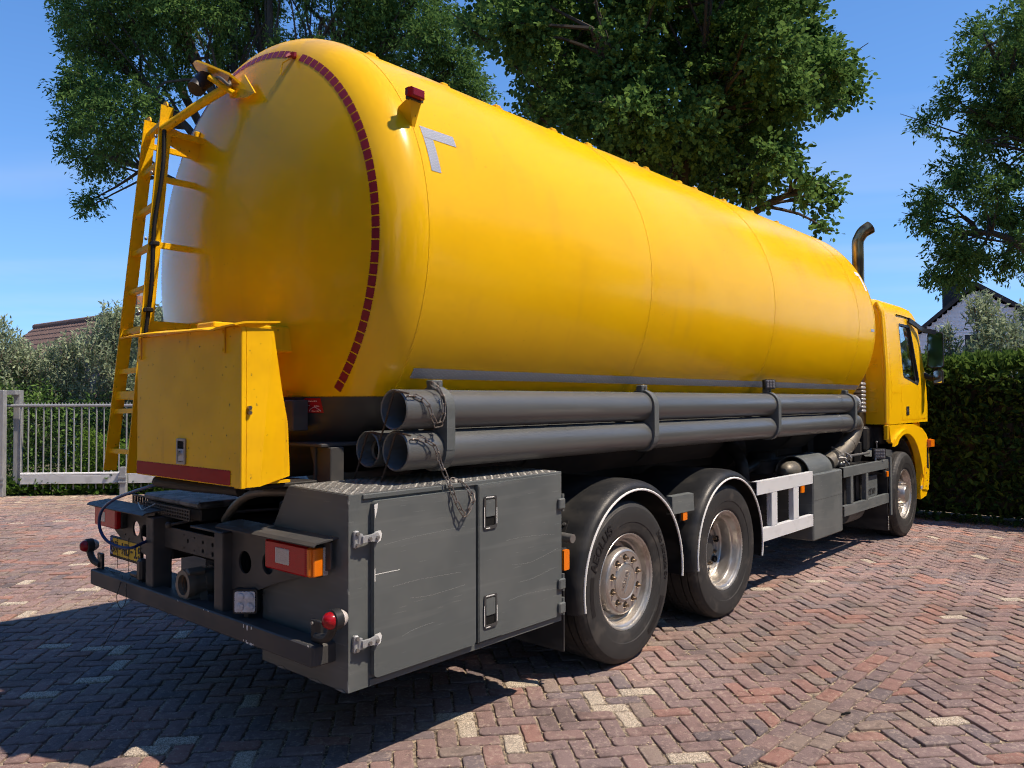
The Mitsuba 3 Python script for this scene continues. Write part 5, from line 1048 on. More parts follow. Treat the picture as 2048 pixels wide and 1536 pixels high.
BL_LEFT = np.array([4.1,18.57,11.38,0.66,4.16,18.58,7.13,0.38,7.55,11.88,12.47,0.68,4.58,17.39,10.68,0.73,10.07,11.03,14.57,0.23,5.85,18.25,16.07,0.79,6.8,15.89,14.88,0.76,4.34,16.53,15.05,0.28,3.58,19.73,16.09,0.31,7.47,13.3,12.66,0.46,2.88,16.46,13.1,0.67,8.92,10.31,10.79,0.68,7.94,10.95,12.97,0.67,3.63,15.55,13.75,0.67,4.27,16.32,12.39,0.7,5.54,15.76,11.6,0.22,8.37,11.34,14.7,0.33,6.93,16.8,14.34,0.78,9.45,12.76,10.99,0.55,7.96,13.19,14.35,0.73,3.83,17.39,13.25,0.71,3.28,17.88,9.88,0.37,3.2,19.11,14.85,0.26,5.44,15.29,14.16,0.71,3.89,18.5,15.2,0.74,9.36,13.51,15.88,0.62,8.49,12.73,14.4,0.73,9.98,13.01,13.98,0.77,4.73,16.53,14.29,0.72,7.26,15,13.41,0.75,8.19,14.03,13.88,0.75,6.61,15.88,10.9,0.37,3.73,18.65,12.92,0.65,7.42,16.34,12.54,0.78,3.92,17.74,9.98,0.72,6.81,13.56,10.77,0.31,3.43,17,11.38,0.69,9.06,11.8,11.59,0.72,6.22,13.08,14.13,0.58,5.11,18.26,12.74,0.77,7.33,12.65,14.86,0.24,3.86,19.27,9.93,0.23,10.01,10.13,11.29,0.22,7.75,11.94,11.71,0.69,7.79,15.77,12.29,0.42,5.97,15.14,14.38,0.72,8.56,15.01,11.62,0.61,5.36,14.02,11.28,0.6,9.47,11.65,13.46,0.73,8.59,13.38,14.53,0.75,4.71,14.66,11.35,0.66,7.01,16.02,11.46,0.57,3.42,19.39,13.79,0.23,9.14,10.74,12.71,0.69,3.74,17.7,6.67,0.22,5.17,15.87,10.14,0.53,5.76,18.15,10.03,0.61,4.76,18.71,14.78,0.77,4.28,18.22,8.17,0.66,7.72,15.61,12.97,0.47,9.76,12.51,10.81,0.43,4.46,20.09,15.5,0.79,9.73,11.81,12.34,0.74,10.68,12.81,15.48,0.79,4.17,19.64,11.21,0.32,4.92,15.2,10.62,0.35,11.25,10.89,10.16,0.38,6.78,12.29,13.97,0.66,3.26,18.03,13.1,0.44,4.45,18.24,11.93,0.75,5.01,17.87,11.66,0.75,6.89,15.9,12.83,0.76,6.53,17.27,15.24,0.78,7.25,13.96,12.45,0.22,8.62,12.33,11.19,0.72,10.43,10.57,10.06,0.47,7.09,13.8,13.51,0.72,8.64,12.05,15.25,0.25,8.88,10.86,10.04,0.46,7.29,13.14,11.78,0.22,3.57,18.89,11.77,0.26,10.37,12.17,15.9,0.52,6.79,15.29,14.01,0.74,7.17,16.01,16.24,0.31,7.56,13.26,12.28,0.42,9.37,12.9,12.18,0.75,7.86,12.15,13.95,0.7,9.96,10.79,13.12,0.22,3.25,19.05,14.43,0.26,3.73,16.27,8.38,0.68,10.42,11.48,12.24,0.45,3.09,17.71,12.01,0.26,3.52,18.39,8.99,0.4,8.78,13.07,10.88,0.42,5.43,15.95,10.8,0.23,4.48,17.16,8.59,0.35,10.44,11.31,13.76,0.23,10.96,11.35,12.14,0.26,3.07,19.29,15.4,0.23,6.33,15.96,11.28,0.27,9.74,10.97,10.42,0.66,8.86,13.82,11.66,0.76,4.24,19.26,9.55,0.54,3.87,19.73,16.21,0.34,8.55,13.86,16,0.27,9.59,10.32,9.63,0.24,3.44,17.87,10.94,0.26,6.76,13.19,12.32,0.35,5.31,18.07,16.23,0.3,8.41,15.9,15.65,0.8,5.2,15.04,14.66,0.43,4.74,15.66,11.18,0.7,4.77,14.66,12.49,0.67,10.13,10.15,9.81,0.45,2.87,18.49,15.22,0.25,11.16,11.25,10.9,0.43,10.31,11.5,15.62,0.36,6.58,16.71,12.64,0.61,5.66,15.94,10.1,0.22,7.87,12.97,10.37,0.22,5.35,15.63,11.22,0.22,8.87,11.61,15.25,0.22,3.82,19.52,12.39,0.34,7.63,16.87,15.52,0.8,5.48,15.89,10.47,0.22,4.24,16.63,8,0.22,9.31,10.39,10.74,0.69,4.96,17.06,13.92,0.74,3.53,16.81,9.44,0.69,7.13,15.66,13.75,0.76,10.5,13.55,16.09,0.8,7.66,14.77,15.96,0.27,7.3,12.23,10.27,0.47,9.21,13.07,13.16,0.75,3.95,15.37,8.8,0.67,5.71,14.71,10.46,0.28,9.95,10.05,10.56,0.34,6.06,16.8,13.15,0.76,6.15,17.23,12.56,0.5,3.59,18.86,8.53,0.25,4.52,15.36,12.03,0.68,8.87,11.28,15.07,0.22,3.54,19.59,14.43,0.33,10.16,11.49,14.03,0.48,6.84,17.15,16.3,0.58,3.66,17.8,7.9,0.33,6.43,15.36,15.34,0.51,10.36,9.85,9.4,0.22,7.36,14.92,12.21,0.24,6.85,16.4,11.93,0.54]).reshape(-1, 4)
BL_MID = np.array([6.84,1.7,8.77,0.48,7.96,2.74,5.73,0.35,8.05,1.94,8.87,0.52,6.68,4.38,10.43,0.39,6.46,0.5,7.7,0.44,6.89,2.94,8.25,0.51,5.51,2.47,9.15,0.24,5.46,2.58,6.23,0.46,6.42,4.81,9.4,0.55,6.64,0.49,6.56,0.44,6.68,2.33,8.96,0.49,6.88,3.26,9.76,0.52,7.81,2.87,8.34,0.54,7.78,4.58,9.73,0.58,5.34,5.03,7.75,0.16,9.8,2.43,6.31,0.59,7.12,2.73,6.96,0.51,7.68,1.54,7.4,0.5,6.6,5.19,10.71,0.43,8.98,2.75,8.94,0.57,4.15,3.42,7.07,0.4,7.55,1.24,6.8,0.49,5.44,1.68,7.7,0.44,7.94,0.52,5.05,0.15,9.02,1.38,10.13,0.38,6.04,1.69,5.89,0.45,9.2,1.35,5.76,0.17,6.87,3.15,8.81,0.52,8.01,2.19,6.53,0.53,9.29,2.45,7.38,0.57,8.71,0.63,4.46,0.15,7.41,5.06,9.53,0.59,7.79,0.68,9.16,0.17,6.82,2.96,5.8,0.29,5.52,4.79,9.3,0.29,7.39,4.12,10.7,0.37,6.43,3.23,6,0.32,7.53,2.45,7.4,0.52,8.73,3.07,6.42,0.57,7.43,1.93,7.55,0.5,4.64,3.51,7.75,0.46,8.08,3.19,5.9,0.29,7.99,1.02,6.62,0.5,8.02,0.85,5.59,0.24,6.86,5.01,7.42,0.51,8.15,1.82,5.36,0.43,7.13,1.72,4.99,0.18,6.42,5,10.78,0.19,6.3,2.64,5.4,0.15,7.27,0.89,5.29,0.32,10.07,0.57,7.15,0.25,5.41,2.23,6.87,0.45,8.05,3.14,10.79,0.18,7.27,4.7,8.7,0.57,8.54,1.79,9.56,0.53,7.69,1,9.65,0.19,5.84,4.55,7.34,0.21,7.36,1.01,9.06,0.48,5.36,4.42,8.3,0.5,7.56,0.58,8.6,0.22,9.28,0.82,7.74,0.22,7.36,4.1,7.9,0.56,7.63,3.12,7.72,0.54,5.26,5.03,8.34,0.16,5.35,3.92,7.33,0.45,5.63,2.33,6.41,0.46,9.38,1.01,7.21,0.54,5.33,3.78,6.18,0.15,5.59,2.06,5.77,0.45,9.27,1.77,6.44,0.55,7.04,2.19,9.63,0.39,8.89,3.14,9.7,0.58,6.36,5.34,9.53,0.48,8.53,1.88,8.36,0.54,5.97,3.66,6.84,0.5,7.48,2.15,5.33,0.27,5.74,4.86,10.33,0.25,6.59,3.87,6.34,0.28,8.4,1.55,5.27,0.23,7.89,0.66,6.26,0.23,5.37,2.42,6.31,0.45,7.38,0.49,7.63,0.33,7.2,5.24,10.44,0.59,6.6,2.76,9.75,0.32,8.34,2.15,10.06,0.54,8.4,0.3,6.93,0.24,6.65,4.08,7.76,0.54,9.05,0.95,8.02,0.34,7.19,1.95,6.79,0.5,5.36,3.82,8.16,0.49,5.37,3.23,6.12,0.38,5.38,3.93,8.08,0.5,8.37,1.88,6.33,0.53,8.47,3.55,6.47,0.58,5.23,3.86,7.71,0.49,9.3,1.74,8.73,0.55,8.35,0.75,8.63,0.16,9.63,1.38,5.25,0.17,7.08,0.85,7.18,0.46,7.24,2.87,10.24,0.2,8.14,0.99,6.27,0.27,6.01,5.68,8.43,0.37,6.3,4.35,6.72,0.34,9.04,1.63,5.6,0.17,7.49,1.79,9.89,0.19,6.22,4.76,8.98,0.54,5.15,3.89,6.32,0.18,10.03,0.78,7.07,0.2,4.68,2.61,8.28,0.44,4.8,4.86,7.7,0.15,9.03,2.61,6.23,0.57,8.01,1.02,5.32,0.15,10.48,1.38,8.16,0.41,9.14,0.88,5.17,0.27,6.22,4.34,6.48,0.16,6.5,4.68,10.75,0.17,6.04,2.85,5.55,0.15,6.79,4.3,6.45,0.17,6.18,3.6,9.99,0.24,6.36,0.92,8.32,0.45,6.59,3.42,8.17,0.52,8.44,1.82,5.06,0.16,9.39,1.06,8.73,0.17,4.57,3.38,6.98,0.39,5.52,2.71,8.52,0.47,4.51,4.07,8.16,0.16,9.49,0.93,4.91,0.16,6.18,4.31,8.99,0.53,6.6,2.55,8.26,0.5,7.68,1.53,9.93,0.15,5.11,2.18,5.75,0.44,10.06,0.67,7.47,0.17,6.18,2.83,6.01,0.49,7.32,3.87,6.65,0.55,8.44,0.84,5.09,0.15,6.93,1.86,9.69,0.15,7.1,1.9,5.71,0.49,6.82,2.14,9.49,0.4,8.1,3.83,10.09,0.58,8.52,0.53,6.47,0.19,9.59,0.79,5.27,0.16,5.47,4.85,9.57,0.19,8.83,0.7,7.04,0.51,4.91,4.15,9.36,0.28,7.45,1.2,4.8,0.2,6.31,2.37,5.39,0.23,6.45,1.48,9.03,0.38,8.22,1.87,7.24,0.52,6.35,0.99,8.67,0.45,6.91,3.62,10.46,0.16]).reshape(-1, 4)
BL_RIGHT = np.array([14.63,-0.81,5.49,0.44,13.36,-0.46,6.2,0.46,14.44,-2.25,8.41,0.45,14.59,-1.03,6.32,0.19,13.44,-0.27,7.72,0.3,12.53,-0.02,5.62,0.22,13.92,-1.77,6.18,0.44,15.08,-0.99,4.82,0.17,16,-1.08,9.21,0.41,14.98,-0.64,9.61,0.15,16.36,-3.04,6.26,0.24,13.46,-1.34,8.71,0.17,15.58,-2.83,5.41,0.19,13.12,0.02,4.99,0.14,16.72,-2.5,6.55,0.49,14.35,-0.28,4.63,0.48,14.43,-2.42,4.9,0.44,16.25,-1.08,4.88,0.42,14.23,-0.99,7.48,0.47,15.05,-2.95,6.87,0.45,15.68,-1.91,5.18,0.48,14.61,-2.49,4.29,0.17,14.51,-0.44,7.61,0.18,13.25,-0.35,4.42,0.45,16.8,-2.8,9.41,0.37,14.83,-0.58,9.02,0.15,13.63,-0.32,4.06,0.25,18.04,-2.67,7.27,0.52,13.51,-2.49,6.87,0.42,12.98,-1.51,8.67,0.34,17.46,-2.95,8.84,0.41,14.17,-0.86,7.87,0.47,14.21,-1.79,4.44,0.35,13.45,-1.62,7.63,0.44,14.31,-1.84,8.89,0.45,16.59,-1.68,6.15,0.5,14.53,-1.58,7.37,0.46,14.67,-0.41,9.39,0.28,14.64,-2,4.25,0.17,15.22,-0.79,6.65,0.24,16.38,-1.98,6.36,0.49,14.98,-1.03,5.03,0.16,14.45,0.46,5.78,0.35,15.27,-3.28,7.13,0.19,15.2,-1.74,9.82,0.45,14.11,-1.01,4.29,0.2,13.77,-2.79,7.89,0.42,13.96,0.01,7.67,0.19,15.84,-3.22,8.71,0.14,12.85,-1.86,4.57,0.42,12.77,-0.02,5.12,0.29,13.79,-0.81,8.25,0.3,14.34,-1.85,6.82,0.45,14.26,-2.34,6.69,0.44,16.23,-2.43,6.92,0.48,13.25,0.24,7.32,0.22,13.74,-0.78,8.97,0.16,15,-0.75,7.03,0.2,12.87,-1.1,5.56,0.43,16.16,-3.2,8.55,0.14,15.24,-1.75,8.73,0.47,14.84,-0.5,7.14,0.39,13.09,-0.34,5.83,0.27,15.76,-2.76,7.66,0.47,13.44,-0.82,4.69,0.14,14.72,-1.47,4.31,0.14,15.06,-1.32,9.9,0.2,14.26,-0.61,7.31,0.33,15.35,-2.12,8.01,0.47,12.53,-0.08,4.1,0.14,14.74,-2.08,9.86,0.17,16.64,-3.18,8.26,0.19,16.68,-1.41,9.27,0.51,14.95,-1.95,9.1,0.46,12.74,-0.2,4.72,0.14,16.81,-2.58,5.32,0.23,16.13,-1.11,9.3,0.46,16.91,-2.74,6.15,0.42,14.83,-2.36,5.51,0.45,14.89,-1.76,8.18,0.47,16.13,-1.75,7.2,0.49,14.99,-1.1,5.36,0.36,13.38,-0.55,8.08,0.22,14.55,-1.21,6.24,0.18,12.5,-0.45,4.84,0.22,14.19,-0.91,4.53,0.14,16.88,-2.85,5.79,0.15,12.79,-0.12,6.81,0.14,15.72,-0.96,8.85,0.31,13.41,0,4.1,0.2,14.96,-1.96,7.48,0.46,13.63,-0.44,8.62,0.17,16.6,-1.96,4.5,0.21,16.25,-2.25,9.7,0.49,14.06,-1.96,6.01,0.44,16.8,-2.46,5.06,0.24,15.6,-2.58,9.39,0.28,15.63,-1.09,7.47,0.34,14.5,-0.5,8.72,0.28,13.15,-0.58,6.64,0.19,13.81,-1.19,8.57,0.14,16.89,-2.73,9.25,0.49,13.93,-1.28,7.27,0.45,13.58,-1.15,9.26,0.14,13,0.39,5.38,0.14]).reshape(-1, 4)
BL_BUSH = np.array([3.03,12.85,2.67,0.53,2.29,12.79,2.74,0.51,2.68,12.25,3.23,0.29,1.38,14.43,0.92,0.25,1.49,14.26,1.31,0.52,1.73,14.24,2.1,0.52,1.32,14.09,2.53,0.23,0.9,14.22,2.67,0.49,3.47,12.44,1.05,0.4,0.97,14.68,3.14,0.23,1.83,14.11,2.6,0.23,2.5,12.64,2.32,0.51,3.05,12.13,2.17,0.51,1.45,13.84,2.49,0.24,1.82,14.2,1.61,0.53,2.7,11.83,1.57,0.5,2.1,13.85,1.92,0.53,0.8,14.92,1.9,0.32,3.42,11.23,1.52,0.3,0.94,14.39,1.72,0.51,2.01,13.84,0.92,0.26,2.43,13.23,3.2,0.25,3.62,12.28,1.84,0.53,1.53,13.51,0.92,0.23,3.53,11.79,2.79,0.23,3.48,11.54,2.28,0.38,3.18,12.52,1,0.34,2.86,13.23,1.33,0.53,2.61,12.09,2.01,0.5,2.06,13.63,2.58,0.4,0.74,14.07,1.7,0.49,2.94,11.85,3.04,0.3,3.05,12.01,3.46,0.22,0.7,14.74,2.35,0.26,1.2,14.54,2.32,0.5,0.78,14.36,3.02,0.28,2.53,13.04,0.87,0.23,2.32,12.65,3.3,0.27,2.57,12.47,0.96,0.28,0.65,14.53,0.88,0.22,3.34,12.43,2.68,0.49,2.85,12.48,1.22,0.51,1.89,13.94,1.2,0.52,1.08,14.09,0.95,0.25,3.44,11.35,0.91,0.22,1.08,14.8,0.86,0.23,2.57,12.6,3.14,0.41,2.4,13.47,1.63,0.52,2.97,13.19,2.1,0.53,1.86,13.71,2.7,0.23,2.78,11.96,1.94,0.5,3.72,11.57,1.81,0.23,0.82,15.13,2.85,0.29,2.27,13.36,0.87,0.23,0.78,15.31,1.57,0.23,1.53,14.42,1.82,0.52,2.17,13.56,2.89,0.23,1.32,14.68,2.78,0.23,2.27,12.95,1.07,0.38,3.78,11.64,2.03,0.23]).reshape(-1, 4)
BL_WILLOW = np.array([9.75,-2.07,2.14,0.2,9.23,-1.71,2.12,0.18,10.57,-2.72,2.34,0.14,8.97,-1.1,2.6,0.14,9.34,-1.5,2.88,0.24,9.06,-0.99,2.1,0.14,9.92,-2.4,2.29,0.3,9.96,-2.15,2.64,0.26,8.65,-0.99,2.23,0.13,9.23,-1.78,2.38,0.29,10.05,-2.01,2.47,0.31,9.74,-1.81,2.17,0.21,9.5,-1.49,2.07,0.14,9.91,-1.94,2.85,0.14,9.3,-1.88,2.59,0.18,9.88,-2.4,2.68,0.13,9.54,-1.95,2.04,0.13,9.17,-1.13,2.13,0.18,10.02,-2.48,2.17,0.22,8.98,-1.45,2.23,0.26,9.12,-1.43,2.62,0.16,10.38,-2.65,2.12,0.18,9.13,-1.15,2.34,0.18,9.17,-1.42,3.03,0.13,9.96,-2.5,2.55,0.17,9.07,-0.93,2.45,0.15,10.17,-2.17,2.1,0.15,10.18,-2.63,2.51,0.13,9.55,-1.56,3.04,0.14,10.18,-2.3,2.07,0.14,10.19,-2.28,2.77,0.14,10.41,-2.71,2.11,0.14,9.48,-1.61,2.57,0.25,9.28,-1.26,2.07,0.14,9.44,-1.57,3.06,0.14,9.87,-2.28,2.69,0.16,9.06,-0.96,2.58,0.14,9.93,-2.05,2.82,0.14,9.46,-1.75,2.65,0.13,9.36,-1.19,2.2,0.24]).reshape(-1, 4)

tree('broad ash tree with narrow leaflets at the upper left behind the tank', BL_LEFT, (7.2, 14.2, 0), (6.9, 14.0, 5.6), .30, 330, 13, .42, .118, 'narrow', 'leaf_ash', 1, 12, tw=12)
tree('dense dark round-leaved tree behind the middle of the tank', BL_MID, (7.6, 3.1, 0), (7.5, 2.9, 3.9), .22, 430, 10, .30, .086, 'round', 'leaf_alder', 2, 10, tw=10)
tree('narrow-leaved tree cut by the right edge above the white gable', BL_RIGHT, (15.9, -2.2, 0), (15.8, -2.0, 4.2), .2, 520, 13, .34, .104, 'narrow', 'leaf_ash', 3, 8, tw=12)
gr_ = np.random.default_rng(77)
GV = ((-13.5, -9.0, 10.0), (-14.5, -2.0, 10.5), (-13.0, 5.0, 11.0), (-14.0, 12.0, 10.0), (-12.0, 19.0, 10.5), (-7.0, -15.5, 9.0), (0.5, -17.0, 10.0), (8.5, -17.5, 9.5), (17.0, -16.0, 10.0))
GN = ('tall leafy tree at the far end of the yard', 'broad tree opposite the tank head', 'round-topped tree opposite the tail', 'spreading tree beyond the yard end', 'tall tree at the open yard corner', 'leafy tree on the sunny side of the yard, nearest the camera', 'dense tree on the sunny side abreast of the tail', 'tall tree on the sunny side abreast of the cab', 'broad tree on the sunny side beyond the hedge')
for i, (gx, gy, gh) in enumerate(GV):
    wx, wy = (2.2, 4.0) if i < 5 else (4.2, 2.0)
    gb = np.array([[gx+gr_.uniform(-wx, wx), gy+gr_.uniform(-wy, wy), gr_.uniform(1.6, gh), gr_.uniform(.9, 1.5)] for _ in range(30)])
    tree(GN[i], gb, (gx, gy, 0), (gx, gy, 3.0), .25, 20, 9, .8, .36, 'round', 'leaf_alder', 80+i, 6, tw=8)
# ---- willow-leaved shrubs: many thin upright shoots
def shrub(label, BL, m, seed, size, dens, shoot=.55, kind='narrow', name='shrub', grd=0.0):
    k = thing(name, label, 'shrub'); rng = np.random.default_rng(seed)
    base = np.array([BL[:, 0].mean(), BL[:, 1].mean(), grd]); Pp, Dd, Tn, Sh = [], [], [], []
    for x, y, z, r in BL:
        n = max(3, int(dens*r*r)); u = unit(rng, n); c = np.array([x, y, z])+u*(r*rng.random(n)**.4)[:, None]
        o = np.stack([rng.normal(0, .28, n), rng.normal(0, .28, n), np.ones(n)], 1); o /= np.linalg.norm(o, axis=1, keepdims=True)
        L = shoot*rng.uniform(.5, 1.2, n)*(.5+r)
        kk_ = 16; t = np.tile(np.linspace(-.5, .5, kk_), n); oo = np.repeat(o, kk_, 0); LL = np.repeat(L, kk_)
        p = np.repeat(c, kk_, 0)+oo*(t*LL)[:, None]; d_ = oo*.55+unit(rng, n*kk_)*.7
        Pp.append(p); Dd.append(d_); Tn.append(np.repeat(rng.normal(.5, .2, n), kk_)+rng.normal(0, .18, n*kk_)); Sh.append(np.concatenate([c-o*L[:, None]*.6, c+o*L[:, None]*.5], 1))
    P, D, t = np.vstack(Pp), np.vstack(Dd), np.concatenate(Tn)
    V, F, uv = leaves(P, D, size*rng.uniform(.6, 1.25, len(P)), kind, rng, .35, t)
    scene[k+'__foliage'] = mikit.ply((V, F), m, smooth=False, uv=uv)
    put(k, 'stems', cat(twigs(np.vstack(Sh), .004, 1), *[tube(curve([base+rng.normal(0, .22, 3)*[1, 1, 0], (base+b[:3])/2+rng.normal(0, .1, 3), b[:3]], 6), .012, 5) for b in BL[::3]]), 'twig_bark', smooth=False); labels[k+'__stems'] = {'label': 'thin upright shoots', 'kind': 'stuff'}
    return k
lat_ = (BL_BUSH[:, :2]-FO)@FE
for lo_, hi_, lb, sd in ((-9, .55, 'grey-green willow-leaved shrub left of the gate post, highest at the left edge', 5), (.55, 1.65, 'grey-green willow-leaved shrub behind the left part of the gate', 6), (1.65, 9, 'grey-green willow-leaved shrub beside the ladder, in front of the tiled roof', 7)):
    b = BL_BUSH[(lat_ >= lo_) & (lat_ < hi_)]
    if len(b): shrub(lb, b, 'leaf_willow', sd, .095, 300)
yr = BL_WILLOW[:, 1]
for lo_, hi_, lb, sd in ((-1.55, 9, 'thin feathery willow shrub showing between the cab mirror and the gable', 8), (-9, -1.55, 'feathery willow shrub rising over the hedge in front of the white gable', 9)):
    shrub(lb, BL_WILLOW[(yr >= lo_) & (yr < hi_)], 'leaf_willow', sd, .085, 420)
# ---- laurel hedge in front of the truck
hg = thing('laurel_hedge', 'clipped glossy laurel hedge in front of the yellow cab, sunlit along its top', 'hedge')
hr = np.random.default_rng(31)
put(hg, 'inner_growth', bx(7.95, 8.75, -9.0, .8, .08, 1.95, .1), 'bark')
n = 30000; fr_ = hr.random(n) < .66
P = np.stack([np.where(fr_, 7.72+.28*hr.random(n)**1.4, hr.uniform(7.75, 8.8, n)), hr.uniform(-9.0, .9, n), np.where(fr_, 2.15*hr.random(n)**.9+.03, 2.0+.22*hr.random(n))], 1)
bump = meshkit.fbm(P*[0, 1.3, 1.6], 3, 4)-.5; P[:, 0] += np.where(fr_, bump*.35, 0)+np.where(P[:, 2] > 1.9, (P[:, 2]-1.9)*.5, 0); P[:, 2] += np.where(fr_, 0, bump*.35)
D = unit(hr, n)*.8+np.where(fr_[:, None], np.array([-.75, -.1, .25]), np.array([-.25, -.1, .95]))
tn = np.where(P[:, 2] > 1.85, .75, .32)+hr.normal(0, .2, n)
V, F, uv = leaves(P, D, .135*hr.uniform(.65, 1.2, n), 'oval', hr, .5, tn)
nv = len(LEAF['oval'][0]); nf = len(LEAF['oval'][1]); vis = (P[:, 1] > -2.4) & (P[:, 1] < -.9)
pick = np.argsort(np.where(vis, P[:, 0]-.35*P[:, 2], 99))[:300]; keep = np.ones(n, bool); keep[pick] = False
for q in pick: scene[key_for(hg, 'leaf')] = mikit.ply((V[q*nv:(q+1)*nv], LEAF['oval'][1]), 'leaf_laurel', smooth=False, uv=uv[q*nv:(q+1)*nv])
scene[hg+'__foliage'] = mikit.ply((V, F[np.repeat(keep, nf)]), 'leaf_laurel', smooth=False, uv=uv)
labels[hg+'__foliage'] = {'label': 'dense glossy laurel leaves', 'kind': 'stuff'}
n = 1500; P = np.stack([hr.uniform(7.55, 8.0, n), hr.uniform(-8, .5, n), hr.uniform(.0, .14, n)**1], 1)
V, F, uv = leaves(P, unit(hr, n)*[1, 1, .4], .05*hr.uniform(.6, 1.4, n), 'oval', hr, .8, hr.random(n)*.5)
scene['hedge_litter'] = mikit.ply((V, F), 'leaf_ivy', smooth=False, uv=uv); labels['hedge_litter'] = {'label': 'low weeds and fallen leaves along the foot of the laurel hedge', 'category': 'ground cover', 'kind': 'stuff'}
# ---- planting behind the fence at the left
def at_f(t, b, z): q = FO+FE*t+FN*b; return np.array([q[0], q[1], z])
def patch(name, label, t0, t1, b0, b1, z0, z1, n, size, kind, m, seed, catg='ground cover'):
    rng = np.random.default_rng(seed); t, b = rng.uniform(t0, t1, n), rng.uniform(b0, b1, n); h = z0+(z1-z0)*rng.random(n)**1.2*(.45+1.1*meshkit.fbm(np.stack([t*1.7, b*1.7, t*0], 1), 3, seed))
    P = np.stack([FO[0]+FE[0]*t+FN[0]*b, FO[1]+FE[1]*t+FN[1]*b, h], 1)
    V, F, uv = leaves(P, unit(rng, n)+[0, 0, .3], size*rng.uniform(.6, 1.3, n), kind, rng, .6)
    k = thing(name, label, catg, kind='stuff'); scene[k] = mikit.ply((V, F), m, smooth=False, uv=uv); return k
patch('ivy', 'ivy growing along the foot of the gate', -1.2, 5.5, .02, .55, .0, .26, 5200, .075, 'round', 'leaf_ivy', 41)
patch('bright_growth', 'bright green low growth seen through the gate bars', .95, 2.0, .6, 1.15, .1, 1.0, 6000, .065, 'narrow', 'leaf_bright', 42)
patch('dark_growth', 'dark shaded undergrowth behind the gate', -1.2, 6, 1.2, 2.7, .0, 1.75, 24000, .10, 'narrow', 'leaf_ash', 43)
patch('dry_growth', 'brown dry branches and leaves behind the gate near the ladder', 1.5, 2.6, 1.5, 1.9, .9, 1.9, 900, .07, 'narrow', 'rust', 44)
pv = np.array([[*(FO+FE*t+FN*b), .004] for t, b in ((-14, .0), (14, .0), (14, 22), (-14, 22))])
mat('soil', lambda p, n, uv: mix((0.05, 0.042, 0.032), (0.09, 0.085, 0.05), fbm(p.x*3, p.y*3, 0.0, 4)), 0.95)
scene['verge'] = mikit.ply((pv, np.array([[0, 1, 2], [0, 2, 3]])), 'soil', smooth=False); labels['verge'] = {'label': 'dark planted soil behind the gate', 'kind': 'structure'}
patch('far_growth', 'dark leafy growth behind the fence, hidden by the truck', 6, 15, .6, 2.2, .0, 2.3, 14000, .14, 'oval', 'leaf_ash', 45)
# ---- sliding gate of round bars with its posts
gt = thing('sliding_gate', 'silver-grey bar gate with a heavy bottom beam at the left', 'gate')
def fbox(t0, t1, b0, b1, z0, z1, c=.003): return tm(bx(t0, t1, b0, b1, z0, z1, c), basis(np.array([FO[0], FO[1], 0]), np.array([FE[0], FE[1], 0]), np.array([FN[0], FN[1], 0]), ZA))
put(gt, 'top_rail', cat(tube([at_f(-1.5, .09, 1.585), at_f(5.2, .09, 1.585)], .026, 12)), 'galvanised')
put(gt, 'comb', cat(*[hull([at_f(t-.02, .085, 1.606), at_f(t+.02, .085, 1.606), at_f(t, .085, 1.642), at_f(t-.02, .095, 1.606), at_f(t+.02, .095, 1.606), at_f(t, .095, 1.642)]) for t in np.arange(.33, 5.1, .058)]), 'galvanised'); labels[gt+'__comb'] = {'label': 'row of small teeth along the top rail', 'kind': 'stuff'}
BARM = mikit.ply(tube([(0, 0, .10), (0, 0, 1.58)], .0135, 8), 'galvanised', smooth=50)
for t in np.arange(-1.4, 5.2, .1285):
    if -.03 < t < .25: continue
    kb = key_for(gt, 'bar'); scene[kb] = {**BARM, 'to_world': T4().translate(at_f(t, .09, 0).tolist())}
put(gt, 'bottom_beam', cat(fbox(.30, 2.02, .02, .16, .205, .355), tube([at_f(.30, .055, .372), at_f(2.02, .055, .372)], .035, 12), fbox(2.13, 5.3, .02, .16, .205, .355), tube([at_f(2.13, .055, .372), at_f(5.3, .055, .372)], .035, 12)), 'white_paint')
put(gt, 'bottom_beam', cat(fbox(-1.6, -.06, .02, .16, .205, .355)), 'white_paint')
gp = thing('gate_post', 'tall double grey post of the gate at the left edge', 'post')
put(gp, 'front_post', fbox(-.035, .075, -.10, .02, 0, 1.86, .006), 'galvanised'); put(gp, 'rear_post', fbox(.10, .21, .17, .30, 0, 1.86, .006), 'galvanised')
put(gp, 'cap', cat(fbox(-.03, .21, .021, .169, 1.78, 1.855, .004)), 'galvanised')
put(gp, 'bracket', cat(fbox(-.06, .10, -.12, -.101, .30, .345), fbox(-.06, .10, -.12, -.101, .22, .25)), 'galvanised')
gp2 = thing('guide_post', 'short galvanised roller post at the middle of the gate beam', 'post')
put(gp2, 'post', fbox(2.02, 2.125, -.08, .01, 0, .50, .005), 'galvanised'); put(gp2, 'roller', cat(fbox(2.0, 2.145, -.10, -.081, .30, .34), fbox(2.0, 2.145, -.10, -.081, .22, .25)), 'galvanised')
gp3 = thing('lock_post', 'dark post standing behind the gate near the ladder foot', 'post')
put(gp3, 'post', fbox(2.17, 2.25, .20, .28, 0, 1.62, .005), 'grey_paint'); put(gp3, 'strip', fbox(2.255, 2.31, .2, .26, 0, 1.60, .004), 'black_metal')
wf = thing('wire_fence', 'thin wire mesh fence behind the gate', 'fence')
for z in np.arange(.15, 2.05, .17): put(wf, 'wire', tube([at_f(-1.5, .42, z), at_f(5.5, .42, z)], .0022, 5), 'black_metal')
for t in (-1.4, 5.4): put(wf, 'fence_post', cyl(at_f(t, .45, 0), at_f(t, .45, 2.05), .025, 10), 'galvanised')
